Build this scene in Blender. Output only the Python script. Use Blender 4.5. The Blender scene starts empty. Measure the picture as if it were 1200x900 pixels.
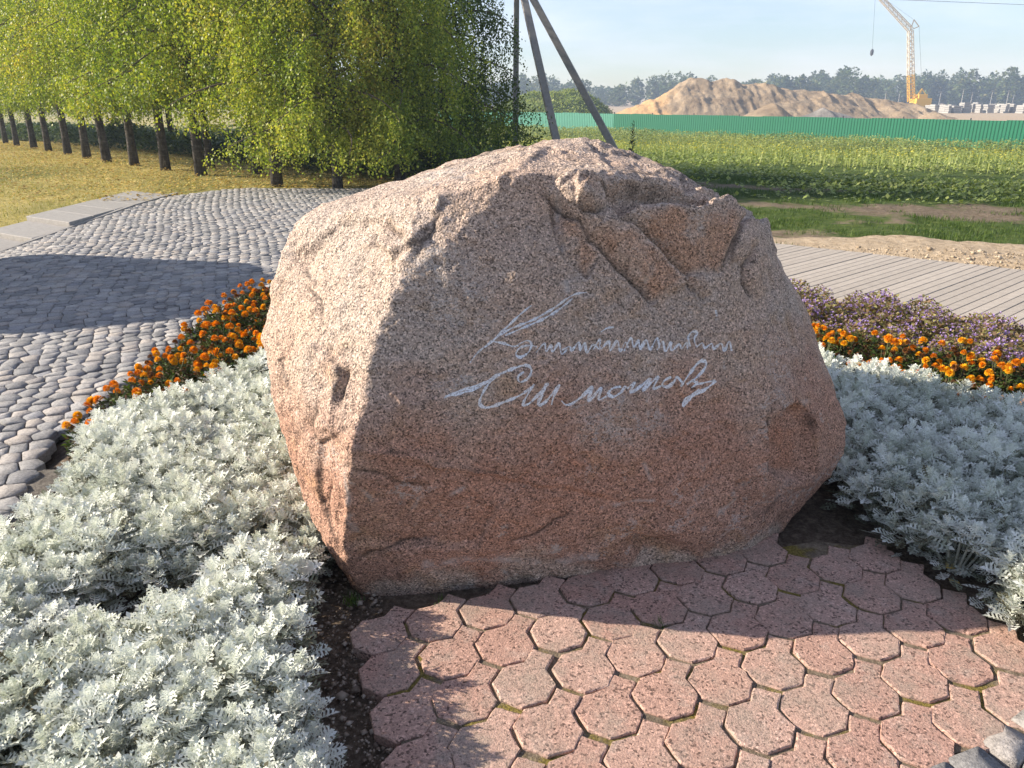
import bpy, bmesh, math, random
import numpy as np
from mathutils import Vector, Matrix
from mathutils.bvhtree import BVHTree

R = math.radians
scene = bpy.context.scene
rnd = random.Random(7)
rng = np.random.default_rng(7)

# ------------------------------------------------------------------ camera
FPX, CAM_H, PITCH = 901.0, 1.6, R(20.4)      # focal length in pixels of a 1200 px wide picture
cam_d = bpy.data.cameras.new('camera')
cam = bpy.data.objects.new('camera', cam_d)
scene.collection.objects.link(cam)
cam.location = (0, 0, CAM_H)
cam.rotation_euler = (R(90) - PITCH, 0, 0)
cam_d.sensor_fit = 'HORIZONTAL'
cam_d.angle = 2 * math.atan(600 / FPX)
cam_d.clip_start = 0.05
cam_d.clip_end = 6000
scene.camera = cam

# ------------------------------------------------------------------ sky and sun
SUN_EL, SUN_AZ = R(25.5), math.atan2(0.09, -1.0)     # azimuth of the sun seen from the place, from +X
sun_vec = Vector((math.cos(SUN_EL) * math.cos(SUN_AZ), math.cos(SUN_EL) * math.sin(SUN_AZ), math.sin(SUN_EL)))
world = bpy.data.worlds.new('World')
scene.world = world
world.use_nodes = True
wn, wl = world.node_tree.nodes, world.node_tree.links
wn.clear()
w_out = wn.new('ShaderNodeOutputWorld')
w_bg = wn.new('ShaderNodeBackground')
w_sky = wn.new('ShaderNodeTexSky')
w_sky.sky_type = 'NISHITA'
w_sky.sun_disc = False
w_sky.sun_elevation = SUN_EL
w_sky.sun_rotation = R(90) - SUN_AZ
w_sky.altitude = 150
w_sky.air_density = 1.0
w_sky.dust_density = 0.4
w_sky.ozone_density = 2.6
w_tc = wn.new('ShaderNodeTexCoord')
w_map = wn.new('ShaderNodeMapping')
w_map.inputs['Scale'].default_value = (1.5, 1.5, 9.0)
w_noise = wn.new('ShaderNodeTexNoise')
w_noise.inputs['Scale'].default_value = 2.2
w_noise.inputs['Detail'].default_value = 6
w_noise.inputs['Roughness'].default_value = 0.6
w_rmp = wn.new('ShaderNodeValToRGB')
w_rmp.color_ramp.elements[0].position = 0.42
w_rmp.color_ramp.elements[0].color = (0.07, 0.07, 0.07, 1)
w_rmp.color_ramp.elements[1].position = 0.72
w_rmp.color_ramp.elements[1].color = (0.30, 0.30, 0.30, 1)
w_mix = wn.new('ShaderNodeMixRGB')
w_mix.inputs['Color2'].default_value = (9.6, 8.7, 10.2, 1)
wl.new(w_tc.outputs['Generated'], w_map.inputs['Vector'])
wl.new(w_map.outputs['Vector'], w_noise.inputs['Vector'])
wl.new(w_noise.outputs['Fac'], w_rmp.inputs['Fac'])
wl.new(w_rmp.outputs['Color'], w_mix.inputs['Fac'])
wl.new(w_sky.outputs['Color'], w_mix.inputs['Color1'])
wl.new(w_mix.outputs['Color'], w_bg.inputs['Color'])
w_bg.inputs['Strength'].default_value = 0.085
wl.new(w_bg.outputs['Background'], w_out.inputs['Surface'])

sun_d = bpy.data.lights.new('sun', 'SUN')
sun_d.energy = 5.0
sun_d.angle = R(0.53)
sun_d.color = (1.0, 0.90, 0.76)
sun = bpy.data.objects.new('sun', sun_d)
scene.collection.objects.link(sun)
sun.rotation_euler = (-sun_vec).to_track_quat('-Z', 'Y').to_euler()
sun.location = sun_vec * 60

# ------------------------------------------------------------------ exposure and renderer
scene.view_settings.view_transform = 'Standard'
scene.view_settings.look = 'None'
scene.view_settings.exposure = 1.07
scene.view_settings.gamma = 1.0
scene.view_settings.use_curve_mapping = False
scene.render.engine = 'CYCLES'
scene.cycles.use_denoising = True
scene.cycles.max_bounces = 6
scene.cycles.diffuse_bounces = 3
scene.cycles.glossy_bounces = 2
scene.cycles.transmission_bounces = 3
scene.cycles.transparent_max_bounces = 4
scene.cycles.volume_bounces = 0

# ------------------------------------------------------------------ helpers
CP, SP = math.cos(PITCH), math.sin(PITCH)
def ray(px, py):
    x, y = px - 600.0, 450.0 - py
    return np.array([x, FPX * CP + y * SP, -FPX * SP + y * CP])
def at(px, py, z=0.0):
    d = ray(px, py); t = (z - CAM_H) / d[2]
    return (d[0] * t, d[1] * t, z)
def at_y(px, py, Y):
    d = ray(px, py); t = Y / d[1]
    return (d[0] * t, Y, CAM_H + d[2] * t)
def to_px(P):
    x, y, z = P[:, 0], P[:, 1], P[:, 2] - CAM_H
    f = y * CP - z * SP; u = y * SP + z * CP
    return 600 + FPX * x / f, 450 - FPX * u / f

def _hash(i, j, k, s):
    h = (i * 374761393 + j * 668265263 + k * 2147483647 + s * 974634777) & 0xFFFFFFFF
    h = ((h ^ (h >> 13)) * 1274126177) & 0xFFFFFFFF
    h = ((h ^ (h >> 16)) * 2246822519) & 0xFFFFFFFF
    return ((h ^ (h >> 15)) & 0xFFFF) / 65535.0
def vnoise(P, seed=0):
    P = np.asarray(P, float)
    I = np.floor(P).astype(np.int64); f = P - I
    f = f * f * f * (f * (f * 6 - 15) + 10)
    out = 0
    for a in (0, 1):
        wa = f[:, 0] if a else 1 - f[:, 0]
        for b in (0, 1):
            wb = f[:, 1] if b else 1 - f[:, 1]
            for c in (0, 1):
                wc = f[:, 2] if c else 1 - f[:, 2]
                out = out + wa * wb * wc * _hash(I[:, 0] + a, I[:, 1] + b, I[:, 2] + c, seed)
    return out * 2 - 1
def fbm(P, scale, octaves=4, seed=0, gain=0.5):
    P = np.asarray(P, float) * scale; a = 1.0; o = 0; n = 0
    for k in range(octaves):
        o = o + a * vnoise(P + 17.3 * k, seed + k); n += a; a *= gain; P = P * 2.03
    return o / n
def P3(x, y, z=None):
    x = np.asarray(x, float)
    return np.stack([x, np.asarray(y, float), np.zeros_like(x) if z is None else np.asarray(z, float)], 1)
def sstep(a, b, x):
    t = np.clip((np.asarray(x, float) - a) / (b - a), 0, 1); return t * t * (3 - 2 * t)
def in_poly(x, y, poly):
    x = np.asarray(x, float); y = np.asarray(y, float); r = np.zeros(x.shape, bool)
    n = len(poly)
    for i in range(n):
        x0, y0 = poly[i]; x1, y1 = poly[(i + 1) % n]
        c = ((y0 > y) != (y1 > y)) & (x < (x1 - x0) * (y - y0) / ((y1 - y0) or 1e-9) + x0)
        r ^= c
    return r

COL = scene.collection
def mesh_np(name, V, F, mats=(), smooth=False, mat_idx=None):
    """V (n,3); F list of arrays (m,k) with k = 3 or 4, or one array."""
    if not isinstance(F, (list, tuple)): F = [F]
    F = [np.asarray(f, np.int32) for f in F if len(f)]
    me = bpy.data.meshes.new(name)
    V = np.asarray(V, np.float32)
    me.vertices.add(len(V)); me.vertices.foreach_set('co', V.ravel())
    loops = np.concatenate([f.ravel() for f in F])
    tot = np.concatenate([np.full(len(f), f.shape[1], np.int32) for f in F])
    st = np.concatenate([[0], np.cumsum(tot)[:-1]]).astype(np.int32)
    me.loops.add(len(loops)); me.loops.foreach_set('vertex_index', loops)
    me.polygons.add(len(tot)); me.polygons.foreach_set('loop_start', st)
    for m in (mats if isinstance(mats, (list, tuple)) else [mats]): me.materials.append(m)
    if mat_idx is not None: me.polygons.foreach_set('material_index', np.asarray(mat_idx, np.int32))
    if smooth: me.polygons.foreach_set('use_smooth', np.ones(len(tot), bool))
    me.update(calc_edges=True)
    return me
def link(name, me, parent=None, loc=None, rot=None, scale=None, label=None, cat=None, group=None, kind=None):
    o = bpy.data.objects.new(name, me); COL.objects.link(o)
    if parent is not None: o.parent = parent
    if loc is not None: o.location = loc
    if rot is not None: o.rotation_euler = rot
    if scale is not None: o.scale = scale if hasattr(scale, '__len__') else (scale,) * 3
    if label: o['label'] = label
    if cat: o['category'] = cat
    if group: o['group'] = group
    if kind: o['kind'] = kind
    return o
class MB:
    """collects boxes, tubes and faces into one mesh"""
    def __init__(s): s.v = []; s.f = []
    def add(s, V, F):
        b = len(s.v); s.v += [tuple(map(float, v)) for v in V]; s.f += [tuple(int(i) + b for i in f) for f in F]
    def box(s, x0, x1, y0, y1, z0, z1):
        s.add([(x0,y0,z0),(x1,y0,z0),(x1,y1,z0),(x0,y1,z0),(x0,y0,z1),(x1,y0,z1),(x1,y1,z1),(x0,y1,z1)],
              [(0,3,2,1),(4,5,6,7),(0,1,5,4),(1,2,6,5),(2,3,7,6),(3,0,4,7)])
    def tube(s, pts, rad, n=6, cap=True):
        pts = [Vector(p) for p in pts]; rad = rad if hasattr(rad, '__len__') else [rad] * len(pts)
        V = []; F = []
        for i, p in enumerate(pts):
            t = (pts[min(i + 1, len(pts) - 1)] - pts[max(i - 1, 0)]).normalized()
            ref = Vector((0, 0, 1)) if abs(t.z) < 0.9 else Vector((1, 0, 0))
            a = t.cross(ref).normalized(); b = t.cross(a)
            for k in range(n):
                w = 2 * math.pi * (k + .5) / n
                V.append(p + (a * math.cos(w) + b * math.sin(w)) * rad[i])
        for i in range(len(pts) - 1):
            for k in range(n):
                k2 = (k + 1) % n
                F.append((i*n+k, i*n+k2, (i+1)*n+k2, (i+1)*n+k))
        if cap:
            F.append(tuple(range(n))[::-1]); F.append(tuple((len(pts)-1)*n + k for k in range(n)))
        s.add(V, F)
    def prism(s, poly, z0, z1):
        n = len(poly)
        zz0 = z0 if hasattr(z0, '__len__') else [z0] * n
        zz1 = z1 if hasattr(z1, '__len__') else [z1] * n
        s.add([(p[0], p[1], z) for p, z in zip(poly, zz0)] + [(p[0], p[1], z) for p, z in zip(poly, zz1)],
              [tuple(range(n))[::-1], tuple(range(n, 2*n))] + [(i, (i+1)%n, n+(i+1)%n, n+i) for i in range(n)])
    def mesh(s, name, mat, smooth=False, bevel=0.0):
        me = bpy.data.meshes.new(name); me.from_pydata(s.v, [], s.f); me.materials.append(mat)
        if bevel:
            bm = bmesh.new(); bm.from_mesh(me)
            bmesh.ops.bevel(bm, geom=[e for e in bm.edges], offset=bevel, segments=1, affect='EDGES', profile=0.5)
            bm.to_mesh(me); bm.free()
        if smooth: me.polygons.foreach_set('use_smooth', np.ones(len(me.polygons), bool))
        me.update()
        return me

class Mat:
    def __init__(s, name):
        s.m = bpy.data.materials.new(name); s.m.use_nodes = True
        s.nt = s.m.node_tree; s.nt.nodes.clear()
        s.out = s.n('ShaderNodeOutputMaterial')
    def n(s, typ, ins=None, **props):
        nd = s.nt.nodes.new(typ)
        for k, v in props.items(): setattr(nd, k, v)
        for k, v in (ins or {}).items():
            sk = nd.inputs[k]
            if isinstance(v, bpy.types.NodeSocket): s.nt.links.new(v, sk)
            else: sk.default_value = v
        return nd
    def coord(s, which='Object'): return s.n('ShaderNodeTexCoord').outputs[which]
    def pos(s): return s.n('ShaderNodeNewGeometry').outputs['Position']
    def island(s): return s.n('ShaderNodeNewGeometry').outputs['Random Per Island']
    def objrand(s): return s.n('ShaderNodeObjectInfo').outputs['Random']
    def mapping(s, v, scale): return s.n('ShaderNodeMapping', {'Vector': v, 'Scale': scale}).outputs[0]
    def noise(s, v, scale, detail=4, rough=0.55):
        return s.n('ShaderNodeTexNoise', {'Vector': v, 'Scale': scale, 'Detail': detail, 'Roughness': rough}).outputs['Fac']
    def voro(s, v, scale, feature='F1', out='Distance'):
        return s.n('ShaderNodeTexVoronoi', {'Vector': v, 'Scale': scale}, feature=feature).outputs[out]
    def ramp(s, fac, stops, interp='LINEAR'):
        r = s.n('ShaderNodeValToRGB', {'Fac': fac}); cr = r.color_ramp; cr.interpolation = interp
        while len(cr.elements) < len(stops): cr.elements.new(0.5)
        for e, (p, c) in zip(cr.elements, stops):
            e.position = p; e.color = (c, c, c, 1) if not hasattr(c, '__len__') else (*c, 1)
        return r.outputs['Color']
    def mix(s, fac, a, b, blend='MIX'):
        nd = s.n('ShaderNodeMix', data_type='RGBA', blend_type=blend)
        for i, v in ((0, fac), (6, a), (7, b)):
            sk = nd.inputs[i]
            if isinstance(v, bpy.types.NodeSocket): s.nt.links.new(v, sk)
            elif i: sk.default_value = (*v, 1) if len(v) == 3 else v
            else: sk.default_value = v
        return nd.outputs[2]
    def math(s, op, a, b=0.0, clamp=False):
        nd = s.n('ShaderNodeMath', operation=op, use_clamp=clamp)
        for i, v in enumerate((a, b)):
            if isinstance(v, bpy.types.NodeSocket): s.nt.links.new(v, nd.inputs[i])
            else: nd.inputs[i].default_value = v
        return nd.outputs[0]
    def sep(s, v): return s.n('ShaderNodeSeparateXYZ', {'Vector': v}).outputs
    def bump(s, h, strength=0.5, dist=0.01, normal=None):
        i = {'Height': h, 'Strength': strength, 'Distance': dist}
        if normal is not None: i['Normal'] = normal
        return s.n('ShaderNodeBump', i).outputs[0]
    def surf(s, color, rough=0.85, normal=None, spec=0.3, metallic=0.0):
        i = {'Base Color': color if isinstance(color, bpy.types.NodeSocket) else (*color, 1), 'Roughness': rough,
             'Specular IOR Level': spec, 'Metallic': metallic}
        if normal is not None: i['Normal'] = normal
        b = s.n('ShaderNodeBsdfPrincipled', i)
        s.nt.links.new(b.outputs[0], s.out.inputs['Surface']); return s.m
    def leaf(s, color, trans=0.35, tint=(1.0, 1.0, 1.0), rough=0.6):
        a = s.n('ShaderNodeBsdfPrincipled', {'Base Color': color if isinstance(color, bpy.types.NodeSocket) else (*color, 1),
                                             'Roughness': rough, 'Specular IOR Level': 0.25})
        tc = s.mix(1.0, color, tint, 'MULTIPLY') if isinstance(color, bpy.types.NodeSocket) else (*[c * t for c, t in zip(color, tint)], 1)
        t = s.n('ShaderNodeBsdfTranslucent', {'Color': tc})
        mx = s.n('ShaderNodeMixShader', {0: trans, 1: a.outputs[0], 2: t.outputs[0]})
        s.nt.links.new(mx.outputs[0], s.out.inputs['Surface']); return s.m

# ------------------------------------------------------------------ materials
def m_granite(name, gain=1.0):
    M = Mat(name); o = M.coord(); z = M.sep(o)[2]
    big = M.noise(o, 2.2, 5, 0.6)
    grain = M.voro(o, 205, out='Color'); g = M.sep(grain)[0]
    fine = M.noise(o, 240, 2, 0.7)
    pink = (0.48 * gain, 0.345 * gain, 0.26 * gain); grey = (0.44 * gain, 0.35 * gain, 0.285 * gain); red = (0.40 * gain, 0.205 * gain, 0.135 * gain)
    base = M.mix(M.ramp(big, [(0.4, 0.0), (0.62, 1.0)]), pink, grey)
    low = M.math('ADD', z, M.math('MULTIPLY', M.math('SUBTRACT', M.noise(o, 3.0, 4, 0.6), 0.5), 0.75))
    stain = M.ramp(low, [(-0.12, 0.0), (0.06, 0.7), (0.46, 0.85), (0.80, 0.0)])
    base = M.mix(stain, base, red)
    och = M.ramp(M.noise(o, 4.3, 5, 0.65), [(0.56, 0.0), (0.70, 0.75)])
    base = M.mix(M.math('MULTIPLY', och, 0.6), base, (0.42 * gain, 0.24 * gain, 0.11 * gain))
    sp = M.ramp(g, [(0.0, 0.22), (0.15, 0.38), (0.24, 0.87), (0.70, 1.0), (0.82, 1.42), (1.0, 1.75)])
    c = M.mix(0.9, base, sp, 'MULTIPLY')
    dk = M.ramp(fine, [(0.36, 0.12), (0.46, 1.0), (0.60, 1.0), (0.70, 1.7)])
    c = M.mix(0.62, c, dk, 'MULTIPLY')
    lic = M.ramp(M.noise(o, 11, 6, 0.75), [(0.62, 0.0), (0.70, 0.6)])
    c = M.mix(lic, c, (0.52, 0.48, 0.43))
    scr = M.ramp(M.noise(M.mapping(o, (5, 5, 9)), 1.0, 8, 0.7), [(0.485, 0.0), (0.5, 1.0), (0.515, 0.0)])
    scm = M.ramp(M.noise(o, 2.7, 2), [(0.52, 0.0), (0.62, 0.75)])
    c = M.mix(M.math('MULTIPLY', scr, scm), c, (0.55, 0.50, 0.46))
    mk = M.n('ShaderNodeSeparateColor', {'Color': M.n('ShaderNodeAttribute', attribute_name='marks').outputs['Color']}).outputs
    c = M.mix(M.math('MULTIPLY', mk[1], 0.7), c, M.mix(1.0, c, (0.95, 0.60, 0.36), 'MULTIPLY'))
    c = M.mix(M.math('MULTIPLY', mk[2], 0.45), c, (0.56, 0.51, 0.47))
    c = M.mix(M.math('MULTIPLY', mk[0], 0.85), c, (0.035, 0.027, 0.022))  # crack dirt that also paints in the shade of grooves and block edges
    h = M.math('ADD', M.math('MULTIPLY', M.noise(o, 75, 5, 0.7), 1.0), M.math('MULTIPLY', M.voro(o, 120), 0.6))
    n1 = M.bump(M.noise(o, 22, 6, 0.68), 0.45, 0.022)
    n2 = M.bump(h, 0.8, 0.007, n1)
    return M.surf(c, 0.85, n2, 0.3)
G_STONE = m_granite('granite')

def m_inscription():
    M = Mat('carved_letter'); o = M.coord()
    k = M.ramp(M.noise(o, 210, 2, 0.7), [(0.32, (0.25, 0.22, 0.21)), (0.44, (0.62, 0.61, 0.62)), (0.62, (0.86, 0.87, 0.89))])
    return M.surf(k, 0.8, M.bump(M.noise(o, 160, 2), 0.6, 0.004))
M_INS = m_inscription()

def m_cobble():
    M = Mat('cobble_granite'); o = M.pos()
    r = M.island()
    r2 = M.math('FRACT', M.math('ADD', M.math('MULTIPLY', M.objrand(), 7.31), r))
    base = M.ramp(r2, [(0.0, (0.20, 0.195, 0.195)), (0.3, (0.29, 0.28, 0.27)), (0.55, (0.36, 0.34, 0.32)), (0.75, (0.38, 0.335, 0.295)), (0.9, (0.27, 0.27, 0.28)), (1.0, (0.43, 0.40, 0.37))])
    sp = M.ramp(M.noise(o, 90, 4, 0.8), [(0.32, 0.40), (0.5, 1.0), (0.7, 1.45)])
    c = M.mix(0.8, base, sp, 'MULTIPLY')
    d = M.ramp(M.noise(o, 5, 5), [(0.35, 0.75), (0.6, 1.08)])
    c = M.mix(0.8, c, d, 'MULTIPLY')
    return M.surf(c, 0.75, M.bump(M.noise(o, 40, 6, 0.75), 0.8, 0.014), 0.35)
M_COBBLE = m_cobble()

def m_paver():
    M = Mat('pink_concrete'); o = M.pos()
    r = M.objrand()
    base = M.ramp(r, [(0.0, (0.415, 0.25, 0.195)), (0.5, (0.455, 0.285, 0.22)), (1.0, (0.485, 0.32, 0.255))])
    ero = M.ramp(M.noise(o, 9, 6, 0.7), [(0.52, 0.0), (0.68, 0.75)])
    c = M.mix(ero, base, (0.40, 0.31, 0.255))
    agg = M.sep(M.voro(o, 150, out='Color'))[0]
    sp = M.ramp(agg, [(0.0, 0.15), (0.10, 0.3), (0.14, 0.95), (0.78, 1.0), (0.9, 1.45)])
    c = M.mix(0.8, c, sp, 'MULTIPLY')
    fine = M.ramp(M.noise(o, 190, 3, 0.7), [(0.36, 0.4), (0.5, 1.0), (0.68, 1.2)])
    c = M.mix(0.7, c, fine, 'MULTIPLY')
    dirt = M.ramp(M.noise(o, 4.3, 6, 0.7), [(0.47, 0.0), (0.64, 0.75)])
    c = M.mix(dirt, c, M.mix(0.8, (0.34, 0.265, 0.21), fine, 'MULTIPLY'))
    h = M.math('ADD', M.noise(o, 170, 3, 0.7), M.math('MULTIPLY', M.noise(o, 30, 3), 0.8))
    return M.surf(c, 0.9, M.bump(h, 0.55, 0.006), 0.25)
M_PAVER = m_paver()

def m_joint():
    M = Mat('joint_sand'); o = M.pos()
    c = M.ramp(M.noise(o, 60, 5, 0.7), [(0.3, (0.09, 0.07, 0.05)), (0.55, (0.22, 0.175, 0.125)), (0.75, (0.36, 0.295, 0.22))])
    moss = M.ramp(M.noise(o, 5.5, 4, 0.6), [(0.49, 0.0), (0.60, 0.75)])
    c = M.mix(moss, c, M.ramp(M.noise(o, 120, 3), [(0.35, (0.09, 0.075, 0.012)), (0.65, (0.30, 0.235, 0.035))]))
    return M.surf(c, 0.95, M.bump(M.noise(o, 150, 4, 0.7), 0.8, 0.01), 0.1)
M_JOINT = m_joint()

def m_cjoint():
    M = Mat('cobble_joint'); o = M.pos()
    c = M.ramp(M.noise(o, 40, 5, 0.7), [(0.3, (0.08, 0.07, 0.06)), (0.55, (0.18, 0.16, 0.135)), (0.75, (0.28, 0.25, 0.21))])
    return M.surf(c, 0.95, M.bump(M.noise(o, 90, 4, 0.7), 0.8, 0.015), 0.1)
M_CJOINT = m_cjoint()

def m_slab(name, col, amt=0.25):
    M = Mat(name); o = M.pos()
    r = M.math('FRACT', M.math('MULTIPLY', M.objrand(), 3.7))
    base = M.mix(r, tuple(c * 0.92 for c in col), tuple(c * 1.06 for c in col))
    c = M.mix(amt * 2, base, M.ramp(M.noise(o, 14, 6, 0.7), [(0.3, 0.7), (0.65, 1.1)]), 'MULTIPLY')
    c = M.mix(0.4, c, M.ramp(M.noise(o, 160, 2), [(0.3, 0.7), (0.6, 1.1)]), 'MULTIPLY')
    return M.surf(c, 0.85, M.bump(M.noise(o, 80, 4, 0.7), 0.4, 0.006), 0.3)
M_PLANK = m_slab('path_concrete', (0.43, 0.375, 0.31))
M_STEP = m_slab('step_concrete', (0.33, 0.31, 0.285), .35)
M_POLE = m_slab('pole_concrete', (0.33, 0.31, 0.285), 0.35)
M_BLOCK = m_slab('yard_concrete', (0.36, 0.345, 0.32))

def m_ground():
    M = Mat('ground_earth'); o = M.pos()
    zone = M.n('ShaderNodeAttribute', attribute_name='zone').outputs
    zs = M.n('ShaderNodeSeparateColor', {'Color': zone['Color']}).outputs   # R grass, G dry sandy, B bed soil
    soil = M.ramp(M.noise(o, 14, 7, 0.7), [(0.3, (0.095, 0.072, 0.048)), (0.5, (0.175, 0.135, 0.092)), (0.7, (0.27, 0.21, 0.15))])
    sand = M.ramp(M.noise(o, 9, 8, 0.72), [(0.3, (0.26, 0.195, 0.125)), (0.5, (0.46, 0.355, 0.24)), (0.7, (0.56, 0.45, 0.32))])
    bed = M.ramp(M.noise(o, 40, 7, 0.75), [(0.32, (0.055, 0.042, 0.031)), (0.52, (0.16, 0.122, 0.088)), (0.72, (0.32, 0.25, 0.185))])
    gr = M.ramp(M.noise(o, 5, 6, 0.7), [(0.3, (0.035, 0.055, 0.014)), (0.5, (0.07, 0.105, 0.022)), (0.7, (0.13, 0.15, 0.04))])
    dry = M.ramp(M.noise(o, 3, 7, 0.75), [(0.3, (0.26, 0.23, 0.065)), (0.5, (0.43, 0.35, 0.12)), (0.7, (0.56, 0.43, 0.17))])
    a = M.n('ShaderNodeAttribute', attribute_name='dry').outputs['Fac']
    g2 = M.mix(a, gr, dry)
    c = M.mix(zs[1], soil, sand)
    c = M.mix(zs[2], c, bed)
    nz = M.math('ADD', zs[0], M.math('MULTIPLY', M.math('SUBTRACT', M.noise(o, 7, 5, 0.7), 0.5), 0.8))
    c = M.mix(M.ramp(nz, [(0.40, 0.0), (0.60, 1.0)]), c, g2)
    h = M.math('ADD', M.noise(o, 11, 8, 0.72), M.math('MULTIPLY', M.noise(o, 90, 4, 0.7), 0.25))
    return M.surf(c, 0.95, M.bump(h, 0.8, 0.06), 0.1)
M_GROUND = m_ground()

def m_leafy(name, stops, trans=0.35, tint=(1.1, 1.15, 0.6), rough=0.6, noise=None):
    M = Mat(name); r = M.island()
    if name.startswith('silver'): r = M.math('ADD', M.math('MULTIPLY', r, .75), M.math('MULTIPLY', M.math('SUBTRACT', M.objrand(), .4), .6), clamp=True)
    if name.startswith('birch'): r = M.math('ADD', r, M.math('MULTIPLY', M.math('SUBTRACT', M.objrand(), .5), .35), clamp=True)
    if noise:      # slow variation over the crown or bed so that yellow leaves come in tufts
        r = M.math('ADD', M.math('MULTIPLY', r, 0.55), M.math('MULTIPLY', M.math('SUBTRACT', M.noise(M.pos(), noise, 3), 0.28), 1.0), clamp=True)
    return M.leaf(M.ramp(r, stops), trans, tint, rough)
M_BIRCH = m_leafy('birch_leaf', [(0.0, (0.06, 0.10, 0.018)), (0.3, (0.15, 0.215, 0.032)), (0.55, (0.29, 0.345, 0.055)), (0.78, (0.46, 0.45, 0.08)), (1.0, (0.60, 0.44, 0.08))], 0.40, (1.15, 1.2, 0.5), 0.5, 0.55)
M_BIRCH_SHADE = m_leafy('birch_leaf_shaded', [(0.0, (0.035, 0.062, 0.014)), (0.5, (0.065, 0.105, 0.02)), (0.85, (0.105, 0.15, 0.03)), (1.0, (0.22, 0.23, 0.05))], 0.35, (1.1, 1.2, 0.5), 0.5, 0.55)  # darker copy of the birch leaf, with shade put into its colour
M_SILVER = m_leafy('silver_leaf', [(0.0, (0.50, 0.53, 0.44)), (0.2, (0.66, 0.69, 0.61)), (0.55, (0.78, 0.80, 0.745)), (1.0, (0.86, 0.875, 0.83))], 0.28, (1, 1, 0.9), 0.75)
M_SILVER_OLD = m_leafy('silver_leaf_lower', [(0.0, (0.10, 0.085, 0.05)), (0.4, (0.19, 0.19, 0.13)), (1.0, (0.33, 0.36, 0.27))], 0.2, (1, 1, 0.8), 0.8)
M_MARI_LEAF = m_leafy('marigold_leaf', [(0.0, (0.10, 0.035, 0.015)), (0.3, (0.075, 0.06, 0.02)), (0.55, (0.045, 0.075, 0.015)), (1.0, (0.10, 0.15, 0.03))], 0.3)
M_AGE_LEAF = m_leafy('ageratum_leaf', [(0.0, (0.13, 0.075, 0.045)), (0.3, (0.25, 0.155, 0.085)), (0.6, (0.21, 0.20, 0.065)), (0.85, (0.34, 0.30, 0.12)), (1.0, (0.34, 0.21, 0.17))], 0.3)
M_AGE_FL = m_leafy('ageratum_flower', [(0.0, (0.36, 0.24, 0.25)), (0.4, (0.46, 0.32, 0.44)), (0.75, (0.46, 0.32, 0.72)), (1.0, (0.56, 0.42, 0.88))], 0.2, (1, 1, 1))
M_GRASS = m_leafy('grass_blade', [(0.0, (0.035, 0.065, 0.012)), (0.5, (0.065, 0.115, 0.02)), (1.0, (0.13, 0.18, 0.035))], 0.3, (1.1, 1.2, 0.5), 0.5)
M_LAWN = m_leafy('dry_grass_blade', [(0.0, (0.18, 0.20, 0.045)), (0.4, (0.36, 0.34, 0.09)), (0.7, (0.54, 0.45, 0.16)), (1.0, (0.66, 0.53, 0.24))], 0.3, (1, 1, 0.6), 0.6, 0.35)
M_FALLEN = m_leafy('fallen_leaf', [(0.0, (0.28, 0.16, 0.05)), (0.5, (0.52, 0.35, 0.08)), (1.0, (0.62, 0.48, 0.16))], 0.2, (1, 1, 0.6))
M_WEED = m_leafy('weed_leaf', [(0.0, (0.11, 0.16, 0.04)), (0.4, (0.24, 0.30, 0.08)), (0.75, (0.38, 0.41, 0.13)), (1.0, (0.55, 0.54, 0.25))], 0.3, (1.1, 1.15, 0.5), 0.5, 0.12)
M_UNDER = m_leafy('undergrowth_leaf', [(0.0, (0.035, 0.06, 0.022)), (0.5, (0.07, 0.11, 0.035)), (1.0, (0.15, 0.19, 0.07))], 0.25, (1, 1.1, 0.5), 0.6)
M_MUST = m_leafy('mustard_flower', [(0.0, (0.38, 0.36, 0.06)), (1.0, (0.62, 0.55, 0.06))], 0.3, (1, 1, 0.5))
M_FOREST = m_leafy('forest_leaf', [(0.0, (0.05, 0.085, 0.03)), (0.4, (0.10, 0.145, 0.05)), (0.7, (0.17, 0.19, 0.065)), (1.0, (0.28, 0.23, 0.09))], 0.25, (1, 1, 0.6), 0.6, 0.09)
M_JUNI = m_leafy('juniper_needle', [(0.0, (0.02, 0.035, 0.018)), (1.0, (0.06, 0.085, 0.04))], 0.15)
def m_plain(name, col, rough=0.7, var=0.2, sc=20, metallic=0.0, spec=0.3):
    M = Mat(name); o = M.coord()
    c = M.mix(var * 2, col, M.ramp(M.noise(o, sc, 5, 0.65), [(0.3, 0.6), (0.65, 1.15)]), 'MULTIPLY')
    return M.surf(c, rough, M.bump(M.noise(o, sc * 3, 3), 0.3, 0.01), spec, metallic)
M_ORANGE = m_leafy('orange_petal', [(0.0, (0.70, 0.22, 0.008)), (0.5, (0.88, 0.34, 0.010)), (1.0, (0.95, 0.46, 0.02))], 0.25, (1, 0.9, 0.4))
M_AMBER = m_leafy('amber_petal', [(0.0, (0.80, 0.36, 0.010)), (0.5, (0.92, 0.48, 0.015)), (1.0, (0.96, 0.62, 0.03))], 0.25, (1, 0.9, 0.4))
M_DRIED = m_leafy('dried_petal', [(0.0, (0.13, 0.05, 0.02)), (1.0, (0.36, 0.15, 0.04))], 0.2)
M_STEM = m_plain('stem', (0.11, 0.12, 0.05), 0.8)
M_SSTEM = m_plain('silver_stem', (0.34, 0.34, 0.28), 0.9)
M_BRANCH = m_plain('branch_bark', (0.10, 0.075, 0.055), 0.85)

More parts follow.
